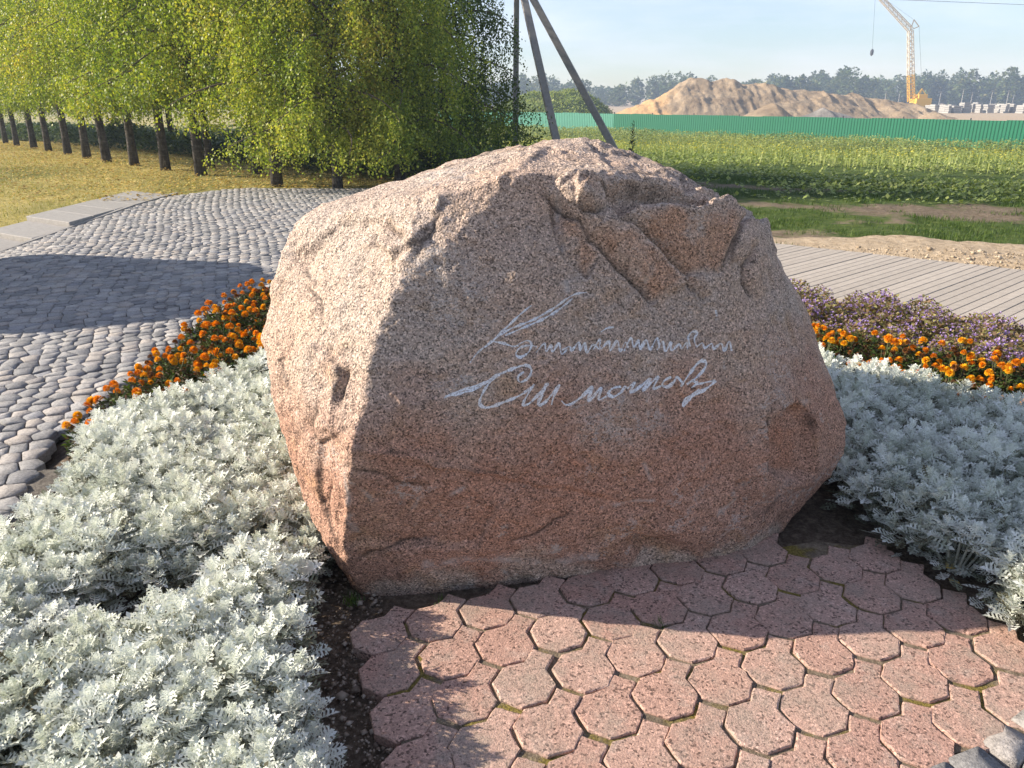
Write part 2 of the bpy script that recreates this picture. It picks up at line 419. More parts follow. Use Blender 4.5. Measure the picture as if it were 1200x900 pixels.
def m_bark():
    M = Mat('birch_bark'); o = M.coord(); z = M.sep(o)[2]
    w = M.noise(M.mapping(o, (5, 5, 16)), 1.0, 6, 0.65)
    c = M.ramp(w, [(0.42, (0.035, 0.03, 0.026)), (0.50, (0.12, 0.11, 0.10)), (0.60, (0.34, 0.32, 0.29)), (0.78, (0.52, 0.50, 0.46))])
    dk = M.ramp(M.math('ADD', z, M.math('MULTIPLY', M.noise(o, 6, 4), 1.4)), [(1.7, 1.0), (2.8, 0.0)])
    c = M.mix(M.math('MULTIPLY', dk, 0.86), c, M.ramp(M.noise(M.mapping(o, (14, 14, 5)), 1.0, 5, 0.7), [(0.35, (0.02, 0.016, 0.013)), (0.62, (0.10, 0.082, 0.066)), (0.75, (0.34, 0.31, 0.28))]))
    return M.surf(c, 0.85, M.bump(M.noise(M.mapping(o, (18, 18, 7)), 1.0, 6, 0.7), 0.9, 0.04), 0.2)
M_BARK = m_bark()

def m_mound(name, a, b, c_):
    M = Mat(name); o = M.pos()
    k = M.noise(M.mapping(o, (0.22, 0.22, 0.35)), 1.0, 8, 0.68)
    c = M.ramp(k, [(0.3, a), (0.5, b), (0.7, c_)])
    x = M.n('ShaderNodeAttribute', attribute_name='warm').outputs['Fac']
    c = M.mix(x, c, (0.56, 0.34, 0.155))
    return M.surf(c, 0.95, M.bump(M.noise(o, 0.9, 8, 0.7), 0.9, 0.6), 0.1)
M_SANDHILL = m_mound('heaped_sand', (0.19, 0.135, 0.085), (0.32, 0.235, 0.15), (0.42, 0.32, 0.21))
M_RUBBLE = m_mound('grey_rubble', (0.15, 0.135, 0.12), (0.25, 0.225, 0.195), (0.36, 0.32, 0.28))
M_GREENHILL = m_mound('overgrown_heap', (0.07, 0.10, 0.03), (0.10, 0.14, 0.04), (0.20, 0.20, 0.09))
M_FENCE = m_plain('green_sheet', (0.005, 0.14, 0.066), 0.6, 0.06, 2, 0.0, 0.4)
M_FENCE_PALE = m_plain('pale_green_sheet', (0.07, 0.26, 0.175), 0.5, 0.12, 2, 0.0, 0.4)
M_CRANE_Y = m_plain('crane_yellow', (0.75, 0.44, 0.045), 0.5, 0.05)
M_CRANE_W = m_plain('crane_cream', (0.72, 0.60, 0.42), 0.5, 0.05)
M_DARK = m_plain('dark_steel', (0.05, 0.05, 0.055), 0.5, 0.1)
M_STEEL = m_plain('weathered_steel', (0.30, 0.29, 0.28), 0.6, 0.2)
M_CLOD = m_leafy('dry_clod', [(0.0, (0.26, 0.195, 0.125)), (0.6, (0.42, 0.33, 0.225)), (1.0, (0.52, 0.42, 0.30))], 0.0)
M_PEBBLE = m_leafy('soil_crumb', [(0.0, (0.10, 0.07, 0.05)), (0.5, (0.24, 0.18, 0.13)), (1.0, (0.42, 0.35, 0.28))], 0.0)

# ------------------------------------------------------------------ terrain
def ground_z(x, y):
    x = np.asarray(x, float); y = np.asarray(y, float)
    s = y + 0.5 * x
    z = -1.95 * sstep(13.5, 66, s)
    z = z - 0.045 * sstep(-5.0, -6.6, x) * np.clip(12.5 - y, 0, 4.0) * sstep(2, 6, y) * 0.9
    return z - 0.035
def gz1(x, y): return float(ground_z([x], [y])[0])

PATH_D = np.array([0.80, -0.60]); PATH_N = np.array([0.60, 0.80])
PATH_O = np.array(at(1055, 302)[:2])                     # a point on the far edge of the plank path
def path_off(x, y): return (np.asarray(x) - PATH_O[0]) * PATH_N[0] + (np.asarray(y) - PATH_O[1]) * PATH_N[1]

def zones(x, y):
    """grass, sand, bed, dry"""
    p = P3(x, y)
    n1 = fbm(p, 0.35, 4, 11); n2 = fbm(p, 1.3, 4, 21); n3 = fbm(p * np.array([0.35, 1.0, 1.0]), 0.5, 4, 31)
    lawn = sstep(0.6, -1.6, x + 0.25 * (y - 15) * 0 + n1 * 0.8) * sstep(9.0, 9.6, y - 0.0 * x + 4 * (x < -6))
    off = path_off(x, y)
    band = np.exp(-((off - 2.15 - 0.25 * n1 - 0.10 * (x - 4)) / 1.25) ** 2) * 1.35            # green strip behind the sandy verge
    verge = sstep(0.10, 0.0, np.abs(off - 0.45 - 0.42 * sstep(3.2, 6, x) - .12 * n2) - (0.20 + 0.56 * sstep(3.2, 5.0, x)))
    field = sstep(5.2, 8.5, off + 0.8 * n2)                                                         # weeds further out
    patch = 0.50 + 0.7 * n3 + 0.4 * n2
    grass = np.where(off < 0, 0.2, np.clip(np.maximum(np.maximum(band * (0.95 + 0.7 * n2 + 0.3 * n3), patch * sstep(3.2, 4.2, off)), field), 0, 1))
    left_edge = sstep(4.6, 3.0, x + 0.15 * n1) * (off > 0.05) * 0.8
    grass = np.maximum(grass, left_edge * (0.75 + 0.5 * n2))
    grass = grass * (1 - verge * sstep(2.9, 3.6, x))
    grass = np.maximum(grass * (1 - lawn), lawn * (0.95 + 0.3 * n2))
    bey = sstep(0, 3, (y - 95) + (x - 4) * (35 / 34.0))                                          # beyond the fence
    sand = np.maximum(np.maximum(verge, bey), 0.5 * sstep(4.2, 2.6, off) * (off > 1) * np.clip(0.6 + n3, 0, 1))
    grass = grass * (1 - bey * sstep(-30, -5, x))
    bed = (np.hypot(x - 0.4, y - 3.2) < 4.6) * (off < -1.7)
    dry = lawn * np.clip(0.75 + 0.9 * n1 + 0.3 * n2, 0, 1)
    return np.clip(grass, 0, 1), np.clip(sand, 0, 1), bed * 1.0, np.clip(dry, 0, 1)

PLAZA = [(-1.98, 0.6), (-2.02, 2.6), (-2.30, 3.6), (-2.32, 4.6), (-2.30, 6.7), (-1.4, 7.4), (-0.6, 9.2), (0.6, 15.0), (-5.3, 14.95), (-6.02, 13.5),
         (-6.02, 8.4), (-7.6, 6.0), (-7.6, 0.6)]
def axis(lo, hi, fine_lo, fine_hi, step, growth):
    a = list(np.arange(fine_lo, fine_hi, step)); s = step
    while a[-1] < hi: s *= growth; a.append(a[-1] + s)
    b = [fine_lo]; s = step
    while b[-1] > lo: s *= growth; b.append(b[-1] - s)
    return np.array(sorted(b[1:]) + a)
gx = axis(-2500, 2500, -7, 11, 0.11, 1.06); gy = axis(-60, 4000, -0.5, 20, 0.11, 1.035)
GX, GY = np.meshgrid(gx, gy); X, Y = GX.ravel(), GY.ravel()
Z = ground_z(X, Y)
g_, s_, b_, d_ = zones(X, Y)
rough = fbm(P3(X, Y), 1.6, 5, 5)
offv = path_off(X, Y)
Z += rough * np.where(Y > 20, 0.05, 0.012)
def verge_rise(x, y, sandy):
    o_ = path_off(x, y)
    return np.where((o_ > 0.12) & (o_ < 14), 1, 0) * sstep(0.12, 0.5, o_) * (0.035 * fbm(P3(x, y), 3.5, 4, 8) + 0.022 * fbm(P3(x, y), 11, 3, 9) * sandy + 0.05 * sandy * sstep(3.0, 5.0, x) * sstep(0.1, 0.5, o_))
Z += verge_rise(X, Y, s_)
Z = np.where(in_poly(X, Y, PLAZA), ground_z(X, Y) - 0.06, Z)
Z = np.where((np.hypot(X - 0.4, Y - 3.2) < 3.2) & (b_ > 0), Z + 0.012 * fbm(P3(X, Y), 9, 3, 3), Z)
nx, ny = len(gx), len(gy)
idx = np.arange(nx * ny).reshape(ny, nx)
Fq = np.stack([idx[:-1, :-1].ravel(), idx[:-1, 1:].ravel(), idx[1:, 1:].ravel(), idx[1:, :-1].ravel()], 1)
me = mesh_np('ground', np.stack([X, Y, Z], 1), Fq, M_GROUND, True)
ca = me.color_attributes.new('zone', 'FLOAT_COLOR', 'POINT')
ca.data.foreach_set('color', np.stack([g_, s_, b_, np.ones_like(g_)], 1).astype(np.float32).ravel())
fa = me.attributes.new('dry', 'FLOAT', 'POINT'); fa.data.foreach_set('value', d_.astype(np.float32))
link('ground', me, kind='structure')

# ------------------------------------------------------------------ cobbled plaza
def plaza_z(x, y): return ground_z(x, y) + 0.035
pm = MB()
xs = np.arange(-8, 1.01, 0.3); ys = np.arange(0.5, 15.31, 0.3)
cells = []
for x in xs:
    for y in ys:
        if in_poly([x + .15], [y + .15], PLAZA)[0]:
            c4 = [(x, y), (x + .3, y), (x + .3, y + .3), (x, y + .3)]
            b = len(pm.v); pm.v += [(a, c, float(plaza_z([a], [c])[0]) - 0.013) for a, c in c4]; pm.f.append((b, b+1, b+2, b+3))
plaza = link('cobbled_plaza', pm.mesh('cobbled_plaza', M_CJOINT, True), kind='structure')

def cobble_template(seed):
    r = random.Random(seed)
    ring = []
    for sx, sy in ((-1,-1),(1,-1),(1,1),(-1,1)):
        cx = sx * (0.5 - r.uniform(-.02, 0.05)); cy = sy * (0.5 - r.uniform(-.03, 0.06)); k = r.uniform(0.04, 0.16)
        a = (cx - sx * k, cy); b = (cx, cy - sy * k)
        ring += [a, b] if sx * sy < 0 else [b, a]
    ang = [math.atan2(p[1], p[0]) for p in ring]
    ring = [p for _, p in sorted(zip(ang, ring))]
    V = []; n = 8
    for sc, z in ((1.0, -0.5), (1.0, -0.08), (0.945, 0.0)):
        for p in ring: V.append((p[0]*sc, p[1]*sc, z + (r.uniform(-.03, .03) if z > -.4 else 0)))
    V.append((r.uniform(-.1, .1), r.uniform(-.1, .1), 0.01 + r.uniform(-.03, .05)))
    F4 = []; F3 = []
    for k in range(2):
        for i in range(n): F4.append((k*n+i, k*n+(i+1)%n, (k+1)*n+(i+1)%n, (k+1)*n+i))
    for i in range(n): F3.append((2*n+i, 2*n+(i+1)%n, 3*n))
    return np.array(V), np.array(F4), np.array(F3)
CT = [cobble_template(s) for s in range(14)]
cm = [mesh_np('cobble', t[0] * np.array([1, 1, 0.09]), [t[1], t[2]], M_COBBLE, False) for t in CT]
ang0 = math.atan2(-0.94, 0.35)
U = np.array([math.cos(ang0), math.sin(ang0)]); Wv = np.array([-U[1], U[0]])
rc = random.Random(5)
seeds = []; v = -13.5
while v < 18.5:
    RW = rc.uniform(0.082, 0.116); v += RW; u = -22 + rc.uniform(0, 0.15)
    while u < 22:
        L = rc.uniform(0.075, 0.15); c = U * (u + L/2) + Wv * (v + 0.04 * math.sin(u * 1.1 + 0.4)); u += L
        if -8 < c[0] < 1.2 and 0.3 < c[1] < 15.5: seeds.append((c[0] + rc.gauss(0, .013), c[1] + rc.gauss(0, .013)))
seeds = np.array(seeds)
inside = in_poly(seeds[:, 0], seeds[:, 1], PLAZA)
buck = {}
for i, (x, y) in enumerate(seeds): buck.setdefault((int(x // .2), int(y // .2)), []).append(i)
def cell(i, soft=True):
    px_, py_ = seeds[i]; poly = [(-.22, -.22), (.22, -.22), (.22, .22), (-.22, .22)]; gx0, gy0 = int(px_ // .2), int(py_ // .2)
    nb = [j for a_ in (-1, 0, 1) for b_ in (-1, 0, 1) for j in buck.get((gx0 + a_, gy0 + b_), ()) if j != i]
    for j in nb:
        dx, dy = seeds[j][0] - px_, seeds[j][1] - py_; d = math.hypot(dx, dy)
        if d < 1e-4 or d > .42: continue
        nx_, ny_ = dx / d, dy / d; lim = d / 2 - 0.0029; out = []
        for k in range(len(poly)):
            p, q_ = poly[k], poly[(k + 1) % len(poly)]; sp_, sq = p[0]*nx_ + p[1]*ny_ - lim, q_[0]*nx_ + q_[1]*ny_ - lim
            if sp_ <= 0: out.append(p)
            if sp_ * sq < 0: t_ = sp_ / (sp_ - sq); out.append((p[0] + (q_[0]-p[0])*t_, p[1] + (q_[1]-p[1])*t_))
        poly = out
        if len(poly) < 3: return None
    if not soft: return poly
    res = []
    for k in range(len(poly)):        # knock the corners off
        p, q_ = poly[k], poly[(k + 1) % len(poly)]; f = rc.uniform(.05, .15)
        res += [(p[0] + (q_[0]-p[0])*f, p[1] + (q_[1]-p[1])*f), (p[0] + (q_[0]-p[0])*(1-f), p[1] + (q_[1]-p[1])*(1-f))]
    return res
def stone_geo(poly):
    n = len(poly); V = []; tx_, ty_ = rc.gauss(0, .026), rc.gauss(0, .026); dz = rc.gauss(0, .0025)
    for sc, z in ((1.0, -.05), (1.0, -.0035), (.972, -.0004)):
        for x, y in poly: V.append((x*sc, y*sc, z if z < -.04 else z + dz + x*tx_ + y*ty_ + rc.gauss(0, .0011)))
    V.append((rc.gauss(0, .008), rc.gauss(0, .008), dz + rc.gauss(0, .0016)))
    F4 = [(k*n+i, k*n+(i+1) % n, (k+1)*n+(i+1) % n, (k+1)*n+i) for k in range(2) for i in range(n)]
    F3 = [(2*n+i, 2*n+(i+1) % n, 3*n) for i in range(n)]
    return np.array(V), F4, F3
ids = np.nonzero(inside)[0]
cz = plaza_z(seeds[ids, 0], seeds[ids, 1])
ppx, ppy = to_px(np.stack([seeds[ids, 0], seeds[ids, 1], cz], 1))
vis = (ppx > 0) & (ppx < 1200) & (ppy < 900) & (ppy > 0)
order = np.argsort(np.where(vis, seeds[ids, 0]**2 + seeds[ids, 1]**2, 1e9))
VV = []; A4 = []; A3 = []; nb_ = 0; made = 0
for o_ in order:
    poly = cell(ids[o_], made < 300 or math.hypot(*seeds[ids[o_]]) < 7.5)
    if not poly: continue
    V, F4, F3 = stone_geo(poly); x, y = seeds[ids[o_]]
    if made < 300 and vis[o_]:
        link('cobble', mesh_np('cobble', V, [np.array(F4), np.array(F3)], M_COBBLE), plaza, (x, y, cz[o_])); made += 1
    else:
        VV.append(V + np.array([x, y, cz[o_]])); A4.append(np.array(F4) + nb_); A3.append(np.array(F3) + nb_); nb_ += len(V)
link('cobble_field', mesh_np('cobble_field', np.concatenate(VV), [np.concatenate(A4), np.concatenate(A3)], M_COBBLE), plaza, kind='stuff')

# stepped walkway at the far side of the plaza
steps = link('stepped_walkway', None, loc=(-6.5, 11, -0.2), label='grey concrete walkway with low steps between cobbled plaza and lawn', cat='walkway')
sl = [(8.3, 9.75, -0.125), (9.75, 10.65, -0.062), (10.65, 13.9, 0.004)]
for y0, y1, z in sl:
    n = 1 if y1 - y0 < 1.5 else 5
    for k in range(n):
        a, b = y0 + (y1 - y0) * k / n, y0 + (y1 - y0) * (k + 1) / n - (0.012 if k < n - 1 else 0)
        w0 = 0.95; m = MB()
        m.prism([(p[0] + 6.5, p[1] - 11) for p in [(-6.07, a), (-6.07 , b), (-6.07 - w0, b + .6), (-6.07 - w0, a + .6)]][::-1], -0.4, z + 0.2)
        link('slab', m.mesh('slab', M_STEP, False, 0.008), steps)
m = MB()
kn = 14
for k in range(kn):
    y0 = 8.3 + k * 0.42
    m = MB(); zz = [float(plaza_z([-6.03], [v])[0]) + 0.012 for v in (y0, y0 + .41)]
    m.prism([(-6.065, y0), (-6.005, y0), (-6.005, y0 + .41), (-6.065, y0 + .41)], -0.5, [zz[0], zz[0], zz[1], zz[1]])
    link('kerb_stone', m.mesh('kerb_stone', M_STEP), plaza)

# ------------------------------------------------------------------ plank-like concrete path on the right
path = link('concrete_path', None, kind='structure')
PW = 2.3; J = np.array([0.755, 0.655])
m = MB()
def pp(t, s):      # t along the path, s across towards the far edge (0) / near edge (-PW), joints run along J
    q = PATH_O + PATH_D * t + J * (s / float(J @ PATH_N)); return (q[0], q[1])
m.add([(*pp(-3.4, 0.06), -0.02), (*pp(-3.4, -PW - .03), -0.02), (*pp(9, -PW - .03), -0.02), (*pp(9, 0.06), -0.02)], [(0, 1, 2, 3)])
pb = m.mesh('path_bed', M_CJOINT); path.data = None
bedo = link('path_bed', pb, path)
t = -3.4
while t < 9:
    w = 0.092
    m = MB(); m.prism([pp(t + .003, 0), pp(t + .003, -PW), pp(t + w - .003, -PW), pp(t + w - .003, 0)], -0.03, 0.012 + rc.gauss(0, .0012))
    link('plank_slab', m.mesh('plank_slab', M_PLANK, False, 0.003), path)
    t += w

# ------------------------------------------------------------------ keyhole pavers in front of the boulder
PAVE_C = np.array(at(592, 755)[:2]); PITCHP = 0.1815; PA = R(19.5)
ea = np.array([math.cos(PA), math.sin(PA)]); eb = np.array([math.sin(PA), -math.cos(PA)])
paving = link('paved_apron', None, kind='structure')
PAVE_POLY = [at(*p)[:2] for p in ((405, 765), (455, 715), (520, 700), (640, 690), (760, 668), (860, 650), (955, 632), (1030, 640), (1075, 690), (1160, 735), (1240, 790), (1260, 960), (420, 960))]
PAVE_POLY = PAVE_POLY[:10] + [(1.74, 1.88), (1.62, 1.70), (1.36, 1.60), (1.08, 1.53), (0.98, 1.42), (1.0, 0.85), (-0.10, 0.85), (-0.30, 1.35)]
m = MB(); m.add([(x + (0.09 if x < 0 else 0), y, -0.008) for x, y in PAVE_POLY][::-1], [tuple(range(len(PAVE_POLY)))])
link('joint_bed', m.mesh('joint_bed', M_JOINT), paving)
def keyhole_mesh(seed):
    r = random.Random(seed); w = PITCHP - 0.0085; hw = w / 2; s = PITCHP / (1 + math.sqrt(2)); q = s / 2
    # octagon in lattice axes (a, b); tail = square on the corner towards (+a, -b)
    c = (hw + q) / 2
    out = [(hw, q - .002), (q, hw), (-q, hw), (-hw, q), (-hw, -q), (-q, -hw), (q - 0.0045, -hw)]
    dx = math.sqrt(.5); tl = s - 0.010
    a0 = Vector((q - .0045, -hw)); a1 = Vector((hw, -q + .0045)); dirv = Vector((dx, -dx))
    out += [tuple(a0 + dirv * tl), tuple(a1 + dirv * tl), (hw, -q + .0045)]
    out = [(x + r.gauss(0, .0014), y + r.gauss(0, .0014)) for x, y in out]
    P = [Vector((ea[0]*x + eb[0]*y, ea[1]*x + eb[1]*y)) for x, y in out]
    # rough arrises: resample the edge with small chips
    Q = []
    for i, p in enumerate(P):
        n2 = P[(i + 1) % len(P)]; L = (n2 - p).length; k = max(1, int(L / 0.018))
        for j in range(k): Q.append(p.lerp(n2, j / k) + Vector((r.gauss(0, .0009), r.gauss(0, .0009))) + (Vector((r.gauss(0, .003), r.gauss(0, .003))) if r.random() < .07 else Vector((0, 0))))
    area = sum(Q[i].x * Q[(i+1) % len(Q)].y - Q[(i+1) % len(Q)].x * Q[i].y for i in range(len(Q)))
    if area < 0: Q = Q[::-1]
    n = len(Q); V = []
    cen = Vector((0, 0))
    for z, ins in ((-0.06, 0), (-0.0045, 0), (-0.001, .0022), (0.0, .0055)):
        for i, p in enumerate(Q):
            t_ = (Q[(i+1) % n] - Q[i-1]).normalized(); nin = Vector((-t_.y, t_.x))
            p2 = p + nin * ins; V.append((p2.x, p2.y, z + (r.gauss(0, .0009) if -.05 < z < -.0001 else 0)))
    F = []
    for k in range(3):
        for i in range(n): F.append((k*n+i, k*n+(i+1)%n, (k+1)*n+(i+1)%n, (k+1)*n+i))
    F.append(tuple(3*n + i for i in range(n)))
    me = bpy.data.meshes.new('paver'); me.from_pydata(V, [], F); me.materials.append(M_PAVER); me.update(); return me
KM = [keyhole_mesh(s) for s in range(9)]
PAVERS = []
for i in range(-14, 16):
    for j in range(-14, 14):
        c = PAVE_C + ea * PITCHP * i + eb * PITCHP * j
        if in_poly([c[0]], [c[1]], PAVE_POLY)[0]:
            tail = c + (ea - eb) * PITCHP * 0.5
            PAVERS.append(c)
            link('paver', KM[rc.randrange(9)], paving, (c[0] + rc.gauss(0, .0022), c[1] + rc.gauss(0, .0022), 0.0 + rc.gauss(0, .0014)),
                 (rc.gauss(0, .007), rc.gauss(0, .007), rc.gauss(0, .012)))

# grey granite setts edging the apron
edging = link('sett_edging', None, kind='structure')
for (x, y, L, W, a, t) in [(1.19, 1.505, .12, .095, .35, 1), (1.315, 1.575, .13, .10, .6, 3), (1.44, 1.65, .12, .10, .5, 5), (1.08, 1.455, .11, .09, .4, 7), (1.25, 1.42, .13, .10, .5, 2), (1.38, 1.49, .13, .10, .55, 9), (1.57, 1.70, .14, .10, .4, 4), (1.52, 1.58, .12, .10, .5, 6), (1.15, 1.36, .12, .10, .45, 8)]:
    link('sett', cm[t], edging, (x, y, 0.004), (rc.gauss(0, .05), rc.gauss(0, .05), a), (L, W, 1.1))

# ------------------------------------------------------------------ the boulder
def hull_planes(pts):
    bm = bmesh.new()
    for p in pts: bm.verts.new(p)
    bmesh.ops.convex_hull(bm, input=bm.verts)
    bm.normal_update()
    N = np.array([f.normal[:] for f in bm.faces]); D = np.array([f.normal.dot(f.verts[0].co) for f in bm.faces])
    bm.free(); return N, D
def ico(sub):
    bm = bmesh.new(); bmesh.ops.create_icosphere(bm, subdivisions=sub, radius=1.0)
    V = np.array([v.co[:] for v in bm.verts]); F = np.array([[v.index for v in f.verts] for f in bm.faces]); bm.free()
    return V, F
def nb_mean(vals, E, n, it):
    cnt = np.bincount(E.ravel(), minlength=n).astype(float)
    for _ in range(it):
        s = np.bincount(E[:, 0], weights=vals[E[:, 1]], minlength=n) + np.bincount(E[:, 1], weights=vals[E[:, 0]], minlength=n)
        vals = 0.5 * vals + 0.5 * s / cnt
    return vals
def polyd(px, py, poly):
    best = np.full(px.shape, 1e9); sg = np.zeros(px.shape); tt = np.zeros(px.shape)
    for k in range(len(poly) - 1):
        ax, ay = poly[k]; bx, by = poly[k + 1]; dx, dy = bx - ax, by - ay; L2 = dx*dx + dy*dy
        u = np.clip(((px - ax) * dx + (py - ay) * dy) / L2, 0, 1)
        ex, ey = px - ax - u * dx, py - ay - u * dy; d = np.hypot(ex, ey)
        s = np.sign(dx * (py - ay) - dy * (px - ax))
        m = d < best; best = np.where(m, d, best); sg = np.where(m, s, sg); tt = np.where(m, (k + u) / (len(poly) - 1), tt)
    return best, sg, tt

B_PIX = [  # pixel of the photograph and distance from the camera plane
    # left front arris
    (600, 204, 2.50), (512, 228, 2.46), (494, 282, 2.38), (455, 352, 2.27), (432, 425, 2.19), (424, 482, 2.14), (410, 520, 2.12), (405, 585, 2.14), (400, 640, 2.20),
    # front face
    (720, 205, 2.58), (830, 216, 2.74), (640, 300, 2.39), (640, 450, 2.27), (560, 560, 2.20), (700, 590, 2.30), (800, 600, 2.39), (850, 450, 2.50), (860, 330, 2.64),
    (560, 640, 2.24), (680, 640, 2.31), (830, 632, 2.40), (900, 575, 2.50), (915, 480, 2.57),
    # left outline
    (305, 402, 2.62), (312, 370, 2.66), (328, 305, 2.78), (345, 262, 2.86), (380, 240, 2.92), (318, 455, 2.55), (334, 510, 2.50), (360, 590, 2.42), (385, 640, 2.32),
    # top outline
    (430, 222, 2.98), (520, 193, 3.02), (600, 171, 3.05), (650, 163, 3.05), (690, 164, 3.05), (740, 178, 3.05), (790, 199, 3.05),
    # right outline
    (850, 228, 3.05), (885, 252, 3.02), (912, 310, 2.95), (932, 362, 2.92), (958, 420, 2.90), (975, 462, 2.85), (994, 498, 2.84), (990, 530, 2.80), (968, 565, 2.78),
]
B_PTS = [at_y(*p) for p in B_PIX]
B_PTS += [(-0.50, 2.25, 0.02), (-0.24, 2.27, 0.0), (0.12, 2.36, 0.0), (0.62, 2.41, 0.0), (0.90, 2.51, 0.0), (1.14, 2.78, 0.02), (1.28, 2.95, 0.1),
          (-0.62, 2.5, 0.0), (-0.70, 2.8, 0.0), (-0.8, 3.3, -.05), (1.15, 3.4, -.05), (-0.5, 2.3, -0.15), (0.9, 2.55, -0.15), (1.1, 3.6, -.15), (-0.6, 3.7, -.15), (0.3, 4.1, -.15),
          (-0.92, 3.3, 0.62), (-0.70, 3.8, 0.55), (-0.30, 4.12, 0.5), (0.4, 4.25, 0.5), (0.95, 4.1, 0.55), (1.30, 3.6, 0.45), (1.28, 3.3, 0.75),
          (-0.55, 3.5, 1.02), (-0.1, 3.65, 1.18), (0.35, 3.75, 1.22), (0.8, 3.65, 1.05), (0.3, 3.3, 1.40), (-0.2, 3.3, 1.30)]
B_C = np.array([0.30, 3.05, 0.58])
Np, Dp = hull_planes(B_PTS)
Dp = Dp - Np @ B_C
D0, Fi = ico(8)
dirs = D0 + np.array([-0.13, -0.76, 0.16]); dirs /= np.linalg.norm(dirs, axis=1)[:, None]
rr = 1.0 / np.max((dirs @ Np.T) / Dp[None, :], axis=1)
E_ = np.unique(np.sort(np.concatenate([Fi[:, [0, 1]], Fi[:, [1, 2]], Fi[:, [2, 0]]]), axis=1), axis=0)
rr = nb_mean(rr, E_, len(rr), 5)
Pb = B_C + dirs * rr[:, None]
# weathering: broad undulation, flaked steps, fine roughness
disp = 0.015 * fbm(Pb, 3.1, 4, 41) + 0.011 * (0.5 - np.abs(fbm(Pb, 6.5, 4, 51))) * 2 - 0.006
chip = fbm(Pb, 9.0, 3, 61); disp += 0.005 * (sstep(0.05, 0.14, chip) - 0.5)
disp += 0.0042 * fbm(Pb, 26, 3, 71) + 0.0026 * fbm(Pb, 75, 2, 81)
qx, qy = to_px(Pb)
to_cam = np.array([0, 0, CAM_H]) - B_C; to_cam /= np.linalg.norm(to_cam)
front = sstep(-0.1, 0.2, (Pb - B_C) @ to_cam)
jit = 4.0 * fbm(Pb, 14, 3, 91); jx, jy = qx + jit, qy + 4.0 * fbm(Pb, 14, 3, 95)
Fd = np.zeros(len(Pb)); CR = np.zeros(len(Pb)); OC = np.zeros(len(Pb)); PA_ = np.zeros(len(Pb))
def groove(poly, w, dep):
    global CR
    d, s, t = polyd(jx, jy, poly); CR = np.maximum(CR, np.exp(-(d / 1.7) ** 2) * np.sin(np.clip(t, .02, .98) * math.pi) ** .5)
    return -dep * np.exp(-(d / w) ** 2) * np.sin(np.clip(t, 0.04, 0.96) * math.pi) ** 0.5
def lip(poly, side, rise, reach, amp):
    d, s, t = polyd(jx, jy, poly); k = np.sin(np.clip(t, 0.0, 1.0) * math.pi) ** 0.6
    return np.where(s == side, amp * sstep(0, rise, d) * np.exp(-(d / reach) ** 2) * k, 0)
c1 = [(724, 252), (730, 262), (750, 273), (768, 294), (785, 311), (799, 322), (822, 350)]
c2 = [(684, 262), (690, 277), (708, 294), (731, 318), (757, 348), (764, 360)]
c3 = [(636, 222), (642, 230), (659, 245), (680, 257), (690, 277)]
c4 = [(862, 262), (854, 274), (848, 290), (838, 322)]
c5 = [(876, 294), (868, 314), (873, 332), (888, 352)]
c6 = [(674, 243), (686, 251), (698, 253), (712, 243)]
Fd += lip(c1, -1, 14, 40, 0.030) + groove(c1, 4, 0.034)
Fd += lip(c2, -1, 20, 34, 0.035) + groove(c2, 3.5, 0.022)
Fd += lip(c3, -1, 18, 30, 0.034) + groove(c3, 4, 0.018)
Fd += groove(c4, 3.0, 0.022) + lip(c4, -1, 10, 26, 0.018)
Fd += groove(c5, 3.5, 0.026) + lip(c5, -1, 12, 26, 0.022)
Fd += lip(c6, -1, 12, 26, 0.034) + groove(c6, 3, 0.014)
# shallow bays in the upper front, and the ledge above the main scoop
for (x, y, a, b, dep) in [(640, 262, 22, 48, .030), (700, 232, 20, 14, .012), (772, 232, 44, 13, .040), (815, 238, 24, 12, .020), (800, 215, 34, 8, .020), (668, 320, 26, 26, .012), (906, 312, 16, 24, .016), (600, 262, 18, 40, .010)]:
    Fd -= dep * np.exp(-((jx - x) / a) ** 2 - ((jy - y) / b) ** 2)
for (x, y, a, b, amp) in [(690, 228, 16, 20, .016), (742, 300, 20, 30, .010), (858, 300, 20, 28, .022), (780, 262, 40, 14, .020), (620, 330, 30, 50, .006)]:
    Fd += amp * np.exp(-((jx - x) / a) ** 2 - ((jy - y) / b) ** 2)
# lower break of the face, flaked scar on the right, notch under the stone
brk = [(408, 522), (470, 532), (560, 552), (700, 580), (800, 592)]
Fd += lip(brk, 1, 10, 26, -0.016)
m_ = ((jx - 930) / 27) ** 2 + ((jy - 522) / 44) ** 2
Fd -= 0.030 * sstep(1.25, 0.75, m_)
Fd -= 0.07 * np.exp(-((jx - 763) / 26) ** 2 - ((jy - 648) / 13) ** 2)
Fd -= 0.020 * np.exp(-((jx - 880) / 34) ** 2 - ((jy - 600) / 14) ** 2)
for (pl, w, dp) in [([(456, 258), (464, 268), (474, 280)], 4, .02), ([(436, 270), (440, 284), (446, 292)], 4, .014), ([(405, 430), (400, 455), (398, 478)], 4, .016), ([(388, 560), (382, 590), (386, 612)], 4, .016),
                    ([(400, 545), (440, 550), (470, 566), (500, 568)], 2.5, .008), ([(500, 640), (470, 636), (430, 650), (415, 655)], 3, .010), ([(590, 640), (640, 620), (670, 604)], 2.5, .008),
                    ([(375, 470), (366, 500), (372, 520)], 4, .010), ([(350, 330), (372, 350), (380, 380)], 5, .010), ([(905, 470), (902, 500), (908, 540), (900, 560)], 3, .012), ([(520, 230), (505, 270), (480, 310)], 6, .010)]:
    Fd += groove(pl, w, dp)
